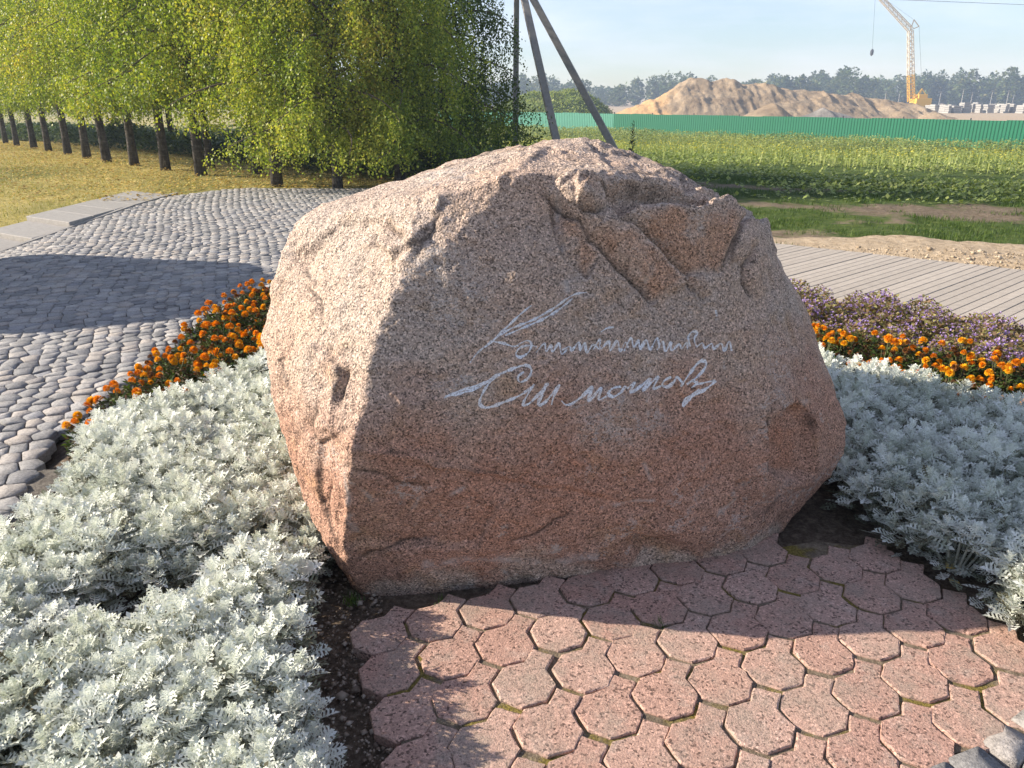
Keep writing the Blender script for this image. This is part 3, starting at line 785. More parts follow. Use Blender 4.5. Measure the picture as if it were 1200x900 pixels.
def chunk(poly, off, gx_, gy_, soft=1.6, och_=0.0):
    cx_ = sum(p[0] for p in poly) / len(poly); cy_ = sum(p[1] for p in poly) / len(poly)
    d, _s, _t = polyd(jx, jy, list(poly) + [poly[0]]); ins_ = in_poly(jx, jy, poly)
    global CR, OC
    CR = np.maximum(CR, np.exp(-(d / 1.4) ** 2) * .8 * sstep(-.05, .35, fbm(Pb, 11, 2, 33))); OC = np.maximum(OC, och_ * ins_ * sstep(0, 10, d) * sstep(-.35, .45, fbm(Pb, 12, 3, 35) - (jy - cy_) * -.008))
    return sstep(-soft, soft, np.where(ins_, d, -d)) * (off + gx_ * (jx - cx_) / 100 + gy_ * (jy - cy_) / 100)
Fd *= 0.85
# broken blocks of the upper right, each a tilted plane with its own edge
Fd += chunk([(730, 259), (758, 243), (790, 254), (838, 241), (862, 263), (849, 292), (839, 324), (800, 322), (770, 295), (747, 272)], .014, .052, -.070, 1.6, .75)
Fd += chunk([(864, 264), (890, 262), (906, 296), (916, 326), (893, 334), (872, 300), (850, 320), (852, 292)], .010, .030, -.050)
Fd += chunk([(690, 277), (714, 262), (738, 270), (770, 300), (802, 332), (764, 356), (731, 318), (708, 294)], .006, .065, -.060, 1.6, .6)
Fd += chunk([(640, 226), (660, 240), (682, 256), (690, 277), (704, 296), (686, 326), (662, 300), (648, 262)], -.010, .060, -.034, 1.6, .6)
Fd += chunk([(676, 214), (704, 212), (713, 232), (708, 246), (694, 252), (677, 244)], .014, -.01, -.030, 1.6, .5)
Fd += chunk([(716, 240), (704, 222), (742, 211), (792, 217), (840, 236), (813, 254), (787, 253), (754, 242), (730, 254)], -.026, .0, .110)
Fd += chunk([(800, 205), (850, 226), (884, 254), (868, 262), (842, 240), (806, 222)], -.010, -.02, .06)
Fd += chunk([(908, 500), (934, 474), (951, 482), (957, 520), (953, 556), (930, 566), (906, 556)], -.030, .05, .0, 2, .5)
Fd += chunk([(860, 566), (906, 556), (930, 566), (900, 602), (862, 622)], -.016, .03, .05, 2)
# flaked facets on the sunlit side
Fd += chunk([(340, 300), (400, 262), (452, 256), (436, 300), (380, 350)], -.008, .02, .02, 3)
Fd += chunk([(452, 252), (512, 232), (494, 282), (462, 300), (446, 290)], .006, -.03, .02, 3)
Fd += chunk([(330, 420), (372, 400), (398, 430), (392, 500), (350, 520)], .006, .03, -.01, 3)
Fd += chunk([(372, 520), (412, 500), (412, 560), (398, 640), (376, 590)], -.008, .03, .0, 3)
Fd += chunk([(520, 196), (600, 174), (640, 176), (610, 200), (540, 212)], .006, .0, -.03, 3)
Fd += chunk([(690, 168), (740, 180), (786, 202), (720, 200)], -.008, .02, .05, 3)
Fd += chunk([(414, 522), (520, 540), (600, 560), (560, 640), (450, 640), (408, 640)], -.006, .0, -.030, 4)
disp += 1.25 * Fd * front
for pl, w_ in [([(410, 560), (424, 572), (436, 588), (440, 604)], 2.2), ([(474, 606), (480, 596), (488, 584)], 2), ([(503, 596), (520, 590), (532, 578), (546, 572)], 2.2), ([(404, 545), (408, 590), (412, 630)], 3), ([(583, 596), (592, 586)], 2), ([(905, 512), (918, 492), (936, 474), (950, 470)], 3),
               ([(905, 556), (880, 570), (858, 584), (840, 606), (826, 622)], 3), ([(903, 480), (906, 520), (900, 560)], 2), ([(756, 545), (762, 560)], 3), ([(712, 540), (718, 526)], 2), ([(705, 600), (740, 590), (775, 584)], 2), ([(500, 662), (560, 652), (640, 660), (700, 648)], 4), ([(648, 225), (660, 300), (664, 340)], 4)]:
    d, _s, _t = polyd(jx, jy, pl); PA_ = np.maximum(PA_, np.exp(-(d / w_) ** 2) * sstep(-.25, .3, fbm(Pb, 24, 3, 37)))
# carved handwriting, laid along the face of the stone
def zz(x0, x1, n, ylo, yhi, slant=8, rise=0):
    out = []
    for k in range(n + 1):
        x = x0 + (x1 - x0) * k / n; y = ylo if k % 2 == 0 else yhi
        out.append((x + (slant if k % 2 else 0) + rnd.uniform(-5, 5), y + rise * k / n + rnd.uniform(-9, 9)))
    return out
STROKES = [
    [(160, 300), (190, 262), (240, 222), (300, 180), (360, 155), (400, 138), (470, 98), (540, 50), (592, 40)],
    [(540, 62), (480, 110), (415, 146), (340, 178), (290, 200)],
    [(388, 88), (350, 118), (300, 165), (255, 208), (215, 245)],
    [(245, 222), (285, 228), (318, 240), (340, 236)],
    [(340, 232), (372, 218), (388, 232), (376, 262), (346, 280), (330, 268), (346, 244), (385, 236), (408, 242)],
    [(405, 262)] + zz(412, 500, 6, 262, 236) + [(520, 250)],
    zz(505, 610, 7, 258, 232) + [(640, 252)],
    zz(615, 730, 7, 254, 222) + [(745, 246)],
    [(645, 186), (668, 172), (692, 168)],
    zz(730, 840, 7, 250, 212) + [(862, 246)],
    zz(850, 970, 8, 252, 222),
    [(975, 240), (968, 205), (985, 184), (1000, 190), (990, 215), (1000, 244)],
    zz(1000, 1130, 8, 250, 222),
    [(1070, 105), (1074, 130)],
    [(65, 430), (120, 405), (215, 375), (250, 352), (330, 318), (370, 310), (388, 328), (376, 356), (346, 372), (338, 352), (360, 334)],
    [(70, 424), (130, 412), (205, 388)],
    [(255, 352), (222, 388), (200, 430), (198, 455), (225, 466), (285, 446), (350, 418), (398, 380)],
    [(398, 380), (372, 420), (356, 456), (380, 450), (420, 410), (446, 378), (425, 420), (412, 456), (440, 444), (492, 382), (470, 425), (462, 456)],
    [(498, 440), (515, 456), (540, 450), (580, 420), (612, 388), (596, 440), (612, 430), (646, 392), (636, 436), (665, 424)],
    [(720, 388), (690, 394), (672, 414), (690, 426), (718, 410), (735, 388), (742, 396)],
    [(742, 396), (770, 372), (752, 412), (790, 388), (826, 360), (800, 402), (856, 352), (838, 396), (866, 386)],
    [(905, 352), (880, 366), (872, 384), (895, 388), (918, 366), (925, 352), (945, 372)],
    [(940, 388), (970, 345), (1005, 300), (1028, 294), (1032, 314), (1004, 350), (962, 380)],
    [(962, 380), (985, 366), (1000, 376), (980, 392)],
    [(1000, 380), (1066, 368), (1030, 398), (975, 430), (950, 462), (958, 436), (1010, 398)],
]
box_ = (qx > 495) & (qx < 885) & (qy > 325) & (qy < 505) & (front > .3); bi = np.nonzero(box_)[0]
best_ = np.full(len(bi), 1e9)
for st in STROKES:
    best_ = np.minimum(best_, polyd(qx[bi], qy[bi], [(500 + x / 3.158, 330 + y / 3.158) for x, y in st])[0])
disp[bi] -= 0.0045 * np.exp(-(best_ / 1.9) ** 2)
# flatten beneath the ground
Pb = Pb + dirs * disp[:, None]
B_LOC = np.array([0.30, 3.05, 0.0])
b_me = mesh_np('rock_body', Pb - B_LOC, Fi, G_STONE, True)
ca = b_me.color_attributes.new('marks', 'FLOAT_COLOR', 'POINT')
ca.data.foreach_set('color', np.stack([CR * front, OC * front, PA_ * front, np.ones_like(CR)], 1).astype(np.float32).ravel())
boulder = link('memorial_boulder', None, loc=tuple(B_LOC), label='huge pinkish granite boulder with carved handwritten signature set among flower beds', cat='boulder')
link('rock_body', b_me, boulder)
bvh = BVHTree.FromPolygons([tuple(p) for p in Pb], [tuple(f) for f in Fi.tolist()])

inscr = link('inscription', None, boulder, label='pale bluish handwritten signature in two lines cut into the stone')
origin = Vector((0, 0, CAM_H))
def onstone(px, py):
    h, n, i, d = bvh.ray_cast(origin, Vector(ray(px, py)).normalized()); return h, n
for st in STROKES:
    P = [(500 + x / 3.158, 330 + y / 3.158) for x, y in st]
    Q = []
    for k in range(len(P) - 1):                 # Catmull-Rom through the hand-drawn points
        p0, p1, p2, p3 = P[max(k-1, 0)], P[k], P[k+1], P[min(k+2, len(P)-1)]
        n = max(3, int(math.dist(p1, p2) / 1.6))
        for j in range(n):
            t = j / n
            Q.append(tuple(0.5 * (2*p1[c] + (p2[c]-p0[c])*t + (2*p0[c]-5*p1[c]+4*p2[c]-p3[c])*t*t + (3*p1[c]-p0[c]-3*p2[c]+p3[c])*t**3) for c in (0, 1)))
    Q.append(P[-1])
    vs = []; L = len(Q)
    for k, q in enumerate(Q):
        h, n = onstone(*q)
        if h is None: continue
        a = Q[max(k-1, 0)]; b = Q[min(k+1, L-1)]; tx, ty = b[0]-a[0], b[1]-a[1]; l = math.hypot(tx, ty) or 1
        w = ((1.35 if st[0][1] < 306 else 1.75) + 0.55 * math.sin(k * .55 + len(st)) + 0.35 * rnd.uniform(-1, 1)) * (0.55 + 0.45 * math.sin(math.pi * min(max(k / max(L-1, 1), 0.08), 0.92)))
        row = []
        for s in (-1, 0, 1):
            hh, nn = onstone(q[0] - ty / l * w * s, q[1] + tx / l * w * s)
            hh = hh if hh is not None else h; row.append(hh + Vector(nn or n) * (0.0016 if s == 0 else 0.0006) - Vector(B_LOC))
        vs.append(row)
    ins = MB()
    for row in vs: ins.v += [tuple(v) for v in row]
    for k in range(len(vs) - 1):
        for c in (0, 1): ins.f.append((3*k + c, 3*k + c + 1, 3*k + c + 4, 3*k + c + 3))
    if ins.f: link('carved_stroke', ins.mesh('carved_stroke', M_INS), inscr)

# second boulder outside the picture whose shadow falls across the cobbles
pts = [(-1.0, -1.3, 0), (0.9, -1.25, 0), (1.0, 1.3, 0), (-0.9, 1.35, 0), (-1.1, -1.4, .9), (1.0, -1.35, .8), (1.05, 1.35, 1.0), (-1.0, 1.4, 1.0), (-.8, -1.2, 1.8), (.7, -1.15, 1.75), (.7, 1.15, 2.1), (-.7, 1.2, 2.0), (0.2, -.7, 2.38), (0.2, .6, 2.5), (-.4, .7, 2.45), (-.4, -.6, 2.35)]
N2, D2 = hull_planes(pts); c2_ = np.array([0, 0, 0.8]); D2 = D2 - N2 @ c2_
Vi, Fi2 = ico(6)
r2 = 1.0 / np.max((Vi @ N2.T) / D2[None, :], axis=1)
E2 = np.unique(np.sort(np.concatenate([Fi2[:, [0, 1]], Fi2[:, [1, 2]], Fi2[:, [2, 0]]]), axis=1), axis=0)
r2 = nb_mean(r2, E2, len(r2), 6)
Pq = c2_ + Vi * r2[:, None]; Pq += Vi * (0.05 * fbm(Pq, 2, 4, 5) + 0.015 * fbm(Pq, 9, 3, 6))[:, None]
link('field_boulder', mesh_np('field_boulder', Pq, Fi2, m_granite('grey_granite', 0.85), True), scale=(1.0, 1.12, 1.09), loc=(-7.5, 6.98, float(plaza_z([-7.55], [7.1])[0]) - 0.1), label='rounded granite boulder standing on the cobbles beside the walkway', cat='boulder')

# ------------------------------------------------------------------ plants
def silver_leaf_template():
    V = []; F = []
    def q(*p):
        b = len(V); V.extend(p); F.append((b, b+1, b+2, b+3))
    q((0, -.022, 0), (.55, -.03, 0), (.55, .03, 0), (0, .022, 0))
    for i, t in enumerate((0.24, 0.40, 0.56, 0.72)):
        w = (0.17, 0.25, 0.27, 0.20)[i]
        for s in (-1, 1):
            q((t - .035, s*.012, 0), (t + .03, s*w*.72, .0), (t + .13, s*w, .0), (t + .055, s*.02, 0))
            q((t + .03, s*w*.60, .0), (t - .03, s*w*1.02, 0), (t + .035, s*w*1.12, 0), (t + .085, s*w*.78, 0))
    q((.72, 0, 0), (.86, -.085, 0), (1.0, 0, 0), (.86, .085, 0))
    q((.52, -.03, 0), (.80, -.04, 0), (.80, .04, 0), (.52, .03, 0))
    return np.array(V, float), np.array(F)
SLV, SLF = silver_leaf_template()
def frame(az, el, roll=0.0):
    d = np.array([math.cos(el)*math.cos(az), math.cos(el)*math.sin(az), math.sin(el)])
    s = np.array([-math.sin(az), math.cos(az), 0.0]); u = np.cross(d, s)
    c, k = math.cos(roll), math.sin(roll)
    return np.stack([d, s*c + u*k, u*c - s*k])
def silver_plant(seed):
    r = random.Random(seed); V = []; F = []; mi = []; nb = 0; stems = MB()
    shoots = r.randint(17, 21)
    for k in range(shoots):
        rad = 0.15 * math.sqrt((k + .4) / shoots); az = k * 2.399 + r.uniform(-.3, .3)
        tip = np.array([rad*math.cos(az), rad*math.sin(az), 0.245 - 0.9*rad*rad/.15*.55 + r.uniform(-.05, .045)])
        lean = np.array([math.cos(az), math.sin(az), 0]) * rad * 2.2
        stems.tube([(tip[0]*.25, tip[1]*.25, 0), (tip[0]*.7, tip[1]*.7, tip[2]*.55), tuple(tip - np.array([0, 0, .02]))], [.006, .005, .003], 4, False)
        nl = r.randint(12, 16)
        for j in range(nl):
            f = j / nl; a = j * 2.399 + r.uniform(-.3, .3)
            el = 1.32 - 1.15 * f + r.uniform(-.15, .15)
            L = (0.034 + 0.040 * min(1, f * 1.6)) * r.uniform(.85, 1.2)
            org = tip - np.array([0, 0, f * 0.085]) + lean * .02
            dirb = np.array([math.cos(a)*math.cos(el), math.sin(a)*math.cos(el), math.sin(el)]) + lean * 1.1
            dirb /= np.linalg.norm(dirb); a2 = math.atan2(dirb[1], dirb[0]); e2 = math.asin(max(-1, min(1, dirb[2])))
            T = SLV.copy(); x = T[:, 0]
            T[:, 2] = -0.30 * (f*.6+.2) * x**2 + 0.55 * np.abs(T[:, 1]) * r.uniform(.3, 1.2)
            T[:, 1] *= r.uniform(.85, 1.25)
            V.append(org + (T * L) @ frame(a2, e2, r.uniform(-.5, .5))); F.append(SLF + nb); nb += len(T)
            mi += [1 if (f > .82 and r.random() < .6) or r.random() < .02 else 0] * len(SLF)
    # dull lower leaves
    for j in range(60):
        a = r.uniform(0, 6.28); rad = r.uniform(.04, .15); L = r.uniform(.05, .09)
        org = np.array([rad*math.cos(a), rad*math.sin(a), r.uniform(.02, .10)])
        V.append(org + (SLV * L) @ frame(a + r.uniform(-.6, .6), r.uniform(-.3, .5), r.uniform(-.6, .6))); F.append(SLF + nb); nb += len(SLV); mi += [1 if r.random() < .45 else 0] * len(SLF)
    return mesh_np('foliage', np.concatenate(V), np.concatenate(F), [M_SILVER, M_SILVER_OLD], False, mi), stems.mesh('stem', M_SSTEM)
SILVER = [silver_plant(100 + k) for k in range(8)]

def poisson(poly, dist, seed, tries=6000):
    r = random.Random(seed); xs_ = [p[0] for p in poly]; ys_ = [p[1] for p in poly]; out = []
    for _ in range(tries):
        x, y = r.uniform(min(xs_), max(xs_)), r.uniform(min(ys_), max(ys_))
        if not in_poly([x], [y], poly)[0]: continue
        if all((x-a)**2 + (y-b)**2 > dist*dist for a, b in out): out.append((x, y))
    return out
def on_stone(x, y, clear):
    h = bvh.find_nearest(Vector((x, y, 0.15)))
    return h[3] < clear or (bvh.ray_cast(Vector((x, y, 3)), Vector((0, 0, -1)))[0] is not None)
def bed_z(x, y): return gz1(x, y) + 0.008

L_SIL = [(-1.92, 3.28), (-1.35, 4.35), (-0.85, 4.4), (-0.85, 2.55), (-0.76, 2.25), (-0.73, 1.95), (-0.66, 1.6), (-0.55, 1.40), (-0.46, 1.15), (-0.42, 0.7), (-1.75, 0.7), (-1.64, 1.9), (-1.78, 2.7)]
R_SIL = [(1.50, 3.0), (1.50, 2.52), (1.56, 2.30), (1.68, 2.08), (1.82, 1.72), (3.0, 1.5), (3.3, 2.4), (2.70, 3.25), (2.1, 3.82), (1.62, 4.45), (1.3, 4.4), (1.35, 3.6)]
def plant_silver(poly, seed, dist, label, group, clear):
    r = random.Random(seed); n = 0
    for x, y in poisson(poly, dist, seed):
        if on_stone(x, y, clear): continue
        if fbm(P3([x], [y]), 1.9, 2, 77)[0] > 0.56: continue
        f, s = SILVER[r.randrange(8)]
        t = link('dusty_miller', None, loc=(x, y, bed_z(x, y)), rot=(r.gauss(0, .10), r.gauss(0, .10), r.uniform(0, 6.28)), scale=r.uniform(.86, 1.08), label=label, cat='plant', group=group)
        link('foliage', f, t); link('stem', s, t); n += 1
    return n
nL = plant_silver(L_SIL, 3, 0.136, 'silvery dusty miller plant in sunlit bed between cobbles and boulder', 'dusty millers on the sunlit side', 0.10)
nR = plant_silver(R_SIL, 4, 0.150, "silvery dusty miller plant in bed behind the pink pavers, in boulder's shade", 'dusty millers on the shaded side', 0.12)

def flower_mesh(seed, mat):
    r = random.Random(seed); V = []; F = []; nb = 0
    for ring, (n, el, rad, L) in enumerate(((17, -.05, .006, .020), (16, .30, .006, .020), (14, .65, .005, .018), (11, 1.0, .004, .016), (7, 1.3, .002, .013))):
        for k in range(n):
            a = 6.283 * (k + .5 * (ring % 2)) / n + r.uniform(-.1, .1)
            w = L * .30
            T = np.array([(0, -w*.4, 0), (L*.8, -w, .002), (L, 0, -.003 + r.uniform(-.002, .003)), (L*.8, w, .002), (0, w*.4, 0)])
            P = np.array([rad*math.cos(a), rad*math.sin(a), .004 + .004*ring]) + T @ frame(a, el + r.uniform(-.15, .15))
            V.append(P); F.append(np.array([(0, 1, 2), (0, 2, 3), (0, 3, 4)]) + nb); nb += 5
    return mesh_np('flower_head', np.concatenate(V), np.concatenate(F), mat)
FL = [flower_mesh(s, m) for s, m in ((1, M_ORANGE), (2, M_ORANGE), (3, M_AMBER), (4, M_AMBER), (5, M_ORANGE))]
FLD = [flower_mesh(9, M_DRIED)]
def leafy_mound(name, seed, n, rad, h, size, mat, narrow=.35):
    r = random.Random(seed); V = []; F = []; nb = 0
    for k in range(n):
        a = r.uniform(0, 6.283); q = rad * math.sqrt(r.random()); z = h * (1 - .55 * (q/rad)**2) * (r.random() ** .45)
        L = size * r.uniform(.6, 1.3); w = L * narrow
        T = np.array([(0, 0, 0), (L*.5, -w, .1*L), (L, 0, -.1*L), (L*.5, w, .1*L)])
        V.append(np.array([q*math.cos(a), q*math.sin(a), z]) + T @ frame(a + r.gauss(0, .9), r.uniform(-.3, 1.1), r.uniform(-.8, .8))); F.append(np.array([(0, 1, 2, 3)]) + nb); nb += 4
    return mesh_np(name, np.concatenate(V), np.concatenate(F), mat)
MARI = [leafy_mound('foliage', s, 330, .12, .20, .034, M_MARI_LEAF, .22) for s in range(4)]
def stem_mesh(seed, tips):
    m = MB()
    for x, y, z in tips: m.tube([(x*.15, y*.15, 0), (x*.6, y*.6, z*.6), (x, y, z)], [.004, .003, .002], 4, False)
    return m.mesh('stem', M_STEM)
L_MAR = [(-2.04, 3.32), (-2.12, 6.35), (-1.3, 6.9), (-0.9, 4.75), (-1.35, 4.52)]
R_MAR = [(1.45, 4.80), (1.75, 4.45), (2.25, 3.90), (2.9, 3.30), (3.4, 2.6), (4.0, 3.1), (3.32, 3.88), (2.72, 4.42), (2.08, 4.98), (1.5, 5.3)]
def plant_marigold(poly, seed, dist, label, group, nf):
    r = random.Random(seed)
    for x, y in poisson(poly, dist, seed):
        if on_stone(x, y, .06): continue
        t = link('marigold', None, loc=(x, y, bed_z(x, y)), rot=(r.gauss(0, .06), r.gauss(0, .06), r.uniform(0, 6.28)), scale=r.uniform(.85, 1.15), label=label, cat='flower', group=group)
        link('foliage', MARI[r.randrange(4)], t)
        tips = []
        for k in range(r.randint(*nf)):
            a = r.uniform(0, 6.283); q = .125 * math.sqrt(r.random()); z = .225 - 3.5*q*q + r.uniform(-.03, .035)
            tips.append((q*math.cos(a), q*math.sin(a), z))
            fm = FLD[0] if r.random() < .2 else FL[r.randrange(len(FL))]
            link('flower_head', fm, t, (q*math.cos(a), q*math.sin(a), z), (r.gauss(0, .35), r.gauss(0, .35), r.uniform(0, 6.28)), r.uniform(.68, 1.0) * (.8 if fm is FLD[0] else 1))
        link('stem', stem_mesh(seed, tips), t)
plant_marigold(L_MAR, 21, .175, 'orange marigold plant between cobbles and sunlit dusty millers', 'marigolds beside the cobbles', (6, 10))
plant_marigold(R_MAR, 22, .175, 'orange marigold plant between shaded dusty millers and purple flowers', 'marigolds beside the purple flowers', (5, 8))

def tufts(seed, n, rad, h):
    r = random.Random(seed); V = []; F = []; nb = 0
    for k in range(n):
        a = r.uniform(0, 6.283); q = rad * math.sqrt(r.random()); z = h * (1 - .5*(q/rad)**2) * r.uniform(.85, 1.05)
        c = np.array([q*math.cos(a), q*math.sin(a), z])
        for j in range(9):
            b = r.uniform(0, 6.283); e = r.uniform(.1, 1.5); L = r.uniform(.008, .015)
            T = np.array([(0, -.001, 0), (L, -.003, 0), (L, .003, 0), (0, .001, 0)])
            V.append(c + T @ frame(b, e)); F.append(np.array([(0, 1, 2, 3)]) + nb); nb += 4
    return mesh_np('blossom', np.concatenate(V), np.concatenate(F), M_AGE_FL)
AGEF = [leafy_mound('foliage', 40 + s, 420, .13, .22, .026, M_AGE_LEAF, .38) for s in range(4)]
AGEB = [tufts(50 + s, n, .125, .225) for s, n in enumerate((40, 70, 110, 160))]
AST = stem_mesh(1, [(.06*math.cos(a), .06*math.sin(a), .16) for a in np.arange(0, 6.2, .8)])
R_AGE = [(1.5, 5.36), (2.1, 5.06), (2.76, 4.5), (3.38, 3.96), (4.05, 3.2), (4.8, 3.9), (3.62, 5.15), (2.3, 6.25), (1.5, 6.7)]
r = random.Random(9)
for x, y in poisson(R_AGE, .165, 31):
    t = link('ageratum', None, loc=(x, y, bed_z(x, y)), rot=(r.gauss(0, .06), r.gauss(0, .06), r.uniform(0, 6.28)), scale=r.uniform(.85, 1.25), label='bushy ageratum with faded purple blossoms beside the concrete path', cat='flower', group='purple flowers along the path')
    link('foliage', AGEF[r.randrange(4)], t); link('stem', AST, t)
    k = fbm(P3([x], [y]), 1.6, 2, 5)[0]
    link('blossom', AGEB[min(3, max(0, int(1.5 + k * 5 + r.gauss(0, .6))))], t)

# ------------------------------------------------------------------ scattered ground cover
def scatter_quads(name, C, az, el, L, W, mat, kind='stuff', label=None, cat=None, tri=False):
    n = len(C); d = np.stack([np.cos(el)*np.cos(az), np.cos(el)*np.sin(az), np.sin(el)], 1); s = np.stack([-np.sin(az), np.cos(az), np.zeros(n)], 1)
    L = L[:, None]; W = W[:, None]
    if tri:
        V = np.stack([C - s*W, C + s*W, C + d*L], 1).reshape(-1, 3); F = np.arange(3*n).reshape(n, 3)
    else:
        V = np.stack([C, C + d*L*.5 - s*W, C + d*L, C + d*L*.5 + s*W], 1).reshape(-1, 3); F = np.arange(4*n).reshape(n, 4)
    return link(name, mesh_np(name, V, F, mat), kind=kind, label=label, cat=cat)
# grass strip and patches on the right
n = 260000
x = rng.uniform(1.2, 14, n); y = rng.uniform(7.4, 19, n)
g, s, b, d = zones(x, y); off = path_off(x, y)
cl = fbm(P3(x, y), 2.2, 3, 101)
keep = (off > 0.14) & (rng.random(n) < np.clip((g - 0.45) * 1.3 + cl * 1.1, 0, 1)) & (s < .6)
x, y = x[keep], y[keep]; k = len(x)
hgt = rng.uniform(.025, .075, k) * (1 + 1.3 * np.clip(fbm(P3(x, y), 1.4, 2, 7), 0, 1))
scatter_quads('grass', np.stack([x, y, ground_z(x, y) - .005], 1), rng.uniform(0, 6.28, k), rng.uniform(.5, 1.5, k), hgt, np.full(k, .0055), M_GRASS, label='short green grass growing in patches beyond the path', cat='grass', tri=True)
# lawn on the left with dry blades and fallen leaves
n = 150000
x = rng.uniform(-26, 1.0, n); y = 8.5 + 32 * rng.random(n) ** 1.3
g, s, b, d = zones(x, y)
ok = (g > .5) & ~in_poly(x, y, PLAZA) & ((x < -7.05) | (y > 14.95)) & (y + .5*x < 26)
x, y = x[ok], y[ok]; k = len(x)
scatter_quads('lawn_grass', np.stack([x, y, ground_z(x, y) - .005], 1), rng.uniform(0, 6.28, k), rng.uniform(.4, 1.4, k), rng.uniform(.03, .07, k), rng.uniform(.006, .010, k), M_LAWN, label='short dry yellowish lawn grass under the birches', cat='grass', tri=True)
n = 75000
x = rng.uniform(-30, 1, n); y = 13 + 24 * rng.random(n) ** 1.2
dr = np.abs((x + 3.3) * 0.72 + (y - 15) * 0.69)
ok = ~in_poly(x, y, PLAZA) & (x < -1) & (rng.random(n) < np.exp(-(dr / 4.5) ** 2) + .06)
x, y = x[ok], y[ok]; k = len(x)
scatter_quads('fallen_leaves', np.stack([x, y, ground_z(x, y) + rng.uniform(.035, .06, k)], 1), rng.uniform(0, 6.28, k), rng.uniform(-.5, .5, k), rng.uniform(.045, .08, k), rng.uniform(.018, .030, k), M_FALLEN, label='yellow fallen birch leaves strewn over the lawn', cat='leaves')
# weeds across the field up to the green fence
def field_pts(n, ylo, yhi, seed):
    q = np.random.default_rng(seed)
    y = ylo + (yhi - ylo) * q.random(n) ** 1.25; x = -6 + q.random(n) * (12 + y * .95)
    f = (y - 95) + (x - 4) * (35 / 34.0)
    o = path_off(x, y)
    ok = (f < -0.8) & (y > 13) & (x > -3 - (y - 15) * .35)
    return x[ok], y[ok], o[ok], q
x, y, o, q = field_pts(150000, 13, 100, 3)
den = 0.10 * (fbm(P3(x, y), .8, 3, 15) > .12) * (o > .9) + sstep(3.2, 13.0, o + 3.0 * fbm(P3(x, y) * np.array([.4, 1, 1]), .45, 3, 13))
ok = q.random(len(x)) < den * np.clip(.50 + 2.0 * fbm(P3(x, y) * np.array([.6, 1, 1]), .32, 3, 19), .06, 1)
x, y, o = x[ok], y[ok], o[ok]; k = len(x)
tall = (0.05 + .52 * sstep(5, 38, o)) * (1 + .5 * fbm(P3(x, y), .8, 2, 23))
rep = 3
x3, y3, t3 = np.repeat(x, rep), np.repeat(y, rep), np.repeat(tall, rep); m3 = len(x3)
x3 = x3 + q.normal(0, .05, m3); y3 = y3 + q.normal(0, .05, m3)
zz3 = ground_z(x3, y3) + t3 * q.random(m3) ** .6
scatter_quads('field_weeds', np.stack([x3, y3, zz3], 1), q.uniform(0, 6.28, m3), q.uniform(-.2, .9, m3), q.uniform(.05, .10, m3) * (1 + y3 / 60), q.uniform(.016, .032, m3) * (1 + y3 / 45), M_WEED, label='dense green weeds covering the field before the fence', cat='weeds')
q = np.random.default_rng(31); k = 60000
x = q.uniform(-34, 0, k); y = 15 + (-x - 3.3) * 1.04 + 2.6 + 9 * q.random(k) ** 1.6
ok = q.random(k) < np.clip(.7 + fbm(P3(x, y), .5, 3, 43), .2, 1); x, y = x[ok], y[ok]; k = len(x)
z = ground_z(x, y) + (.75 + .45 * fbm(P3(x, y), .35, 2, 47)) * q.random(k) ** .7
scatter_quads('undergrowth', np.stack([x, y, z], 1), q.uniform(0, 6.28, k), q.uniform(-.3, 1.0, k), q.uniform(.10, .22, k), q.uniform(.04, .085, k), M_UNDER, label='dark green undergrowth behind the birch row', cat='weeds')
x, y, o, q = field_pts(130000, 19, 100, 5)
ok = q.random(len(x)) < sstep(12, 32, o) * np.clip(.5 + 1.2 * fbm(P3(x, y) * np.array([.5, 1, 1]), .25, 3, 29), .02, 1)
x, y = x[ok], y[ok]; k = len(x)
z = ground_z(x, y) + .35 + .45 * q.random(k) ** 1.5
scatter_quads('mustard_blossoms', np.stack([x, y, z], 1), q.uniform(0, 6.28, k), q.uniform(-.6, .9, k), q.uniform(.035, .075, k) * (1 + y/120), q.uniform(.016, .032, k) * (1 + y/120), M_MUST, label='yellow mustard flowers topping the weeds by the fence', cat='flowers')
k2 = len(x)
scatter_quads('mustard_stalks', np.stack([x, y, ground_z(x, y)], 1), q.uniform(0, 6.28, k2), q.uniform(1.3, 1.57, k2), z - ground_z(x, y), np.full(k2, .012), M_WEED, label='thin green stalks carrying the yellow mustard flowers', cat='weeds')
# crumbs of soil in the bare strip beside the apron and on the verge
def crumbs(name, poly, n, size, label, mat, zo=.012):
    xs_ = [p[0] for p in poly]; ys_ = [p[1] for p in poly]
    x = rng.uniform(min(xs_), max(xs_), n); y = rng.uniform(min(ys_), max(ys_), n); ok = in_poly(x, y, poly); x, y = x[ok], y[ok]; k = len(x)
    R0 = size * np.exp(rng.normal(0, .55, k)); base = np.array([(1, 0, 0), (0, 1, 0), (-1, 0, 0), (0, -1, 0), (0, 0, 1), (0, 0, -1.0)])
    FT = np.array([(0, 1, 4), (1, 2, 4), (2, 3, 4), (3, 0, 4), (1, 0, 5), (2, 1, 5), (3, 2, 5), (0, 3, 5)])
    V = base[None] * R0[:, None, None] * rng.uniform(.5, 1.3, (k, 6, 1)); a = rng.uniform(0, 6.28, k)
    c_, s_ = np.cos(a)[:, None], np.sin(a)[:, None]
    V = np.stack([V[..., 0]*c_ - V[..., 1]*s_ + x[:, None], V[..., 0]*s_ + V[..., 1]*c_ + y[:, None], V[..., 2]*.7 + (ground_z(x, y) + zo + (verge_rise(x, y, zones(x, y)[1]) if 'clods' in name else 0))[:, None]], -1)
    link(name, mesh_np(name, V.reshape(-1, 3), (FT[None] + (np.arange(k)*6)[:, None, None]).reshape(-1, 3), mat), kind='stuff', label=label, cat='soil')
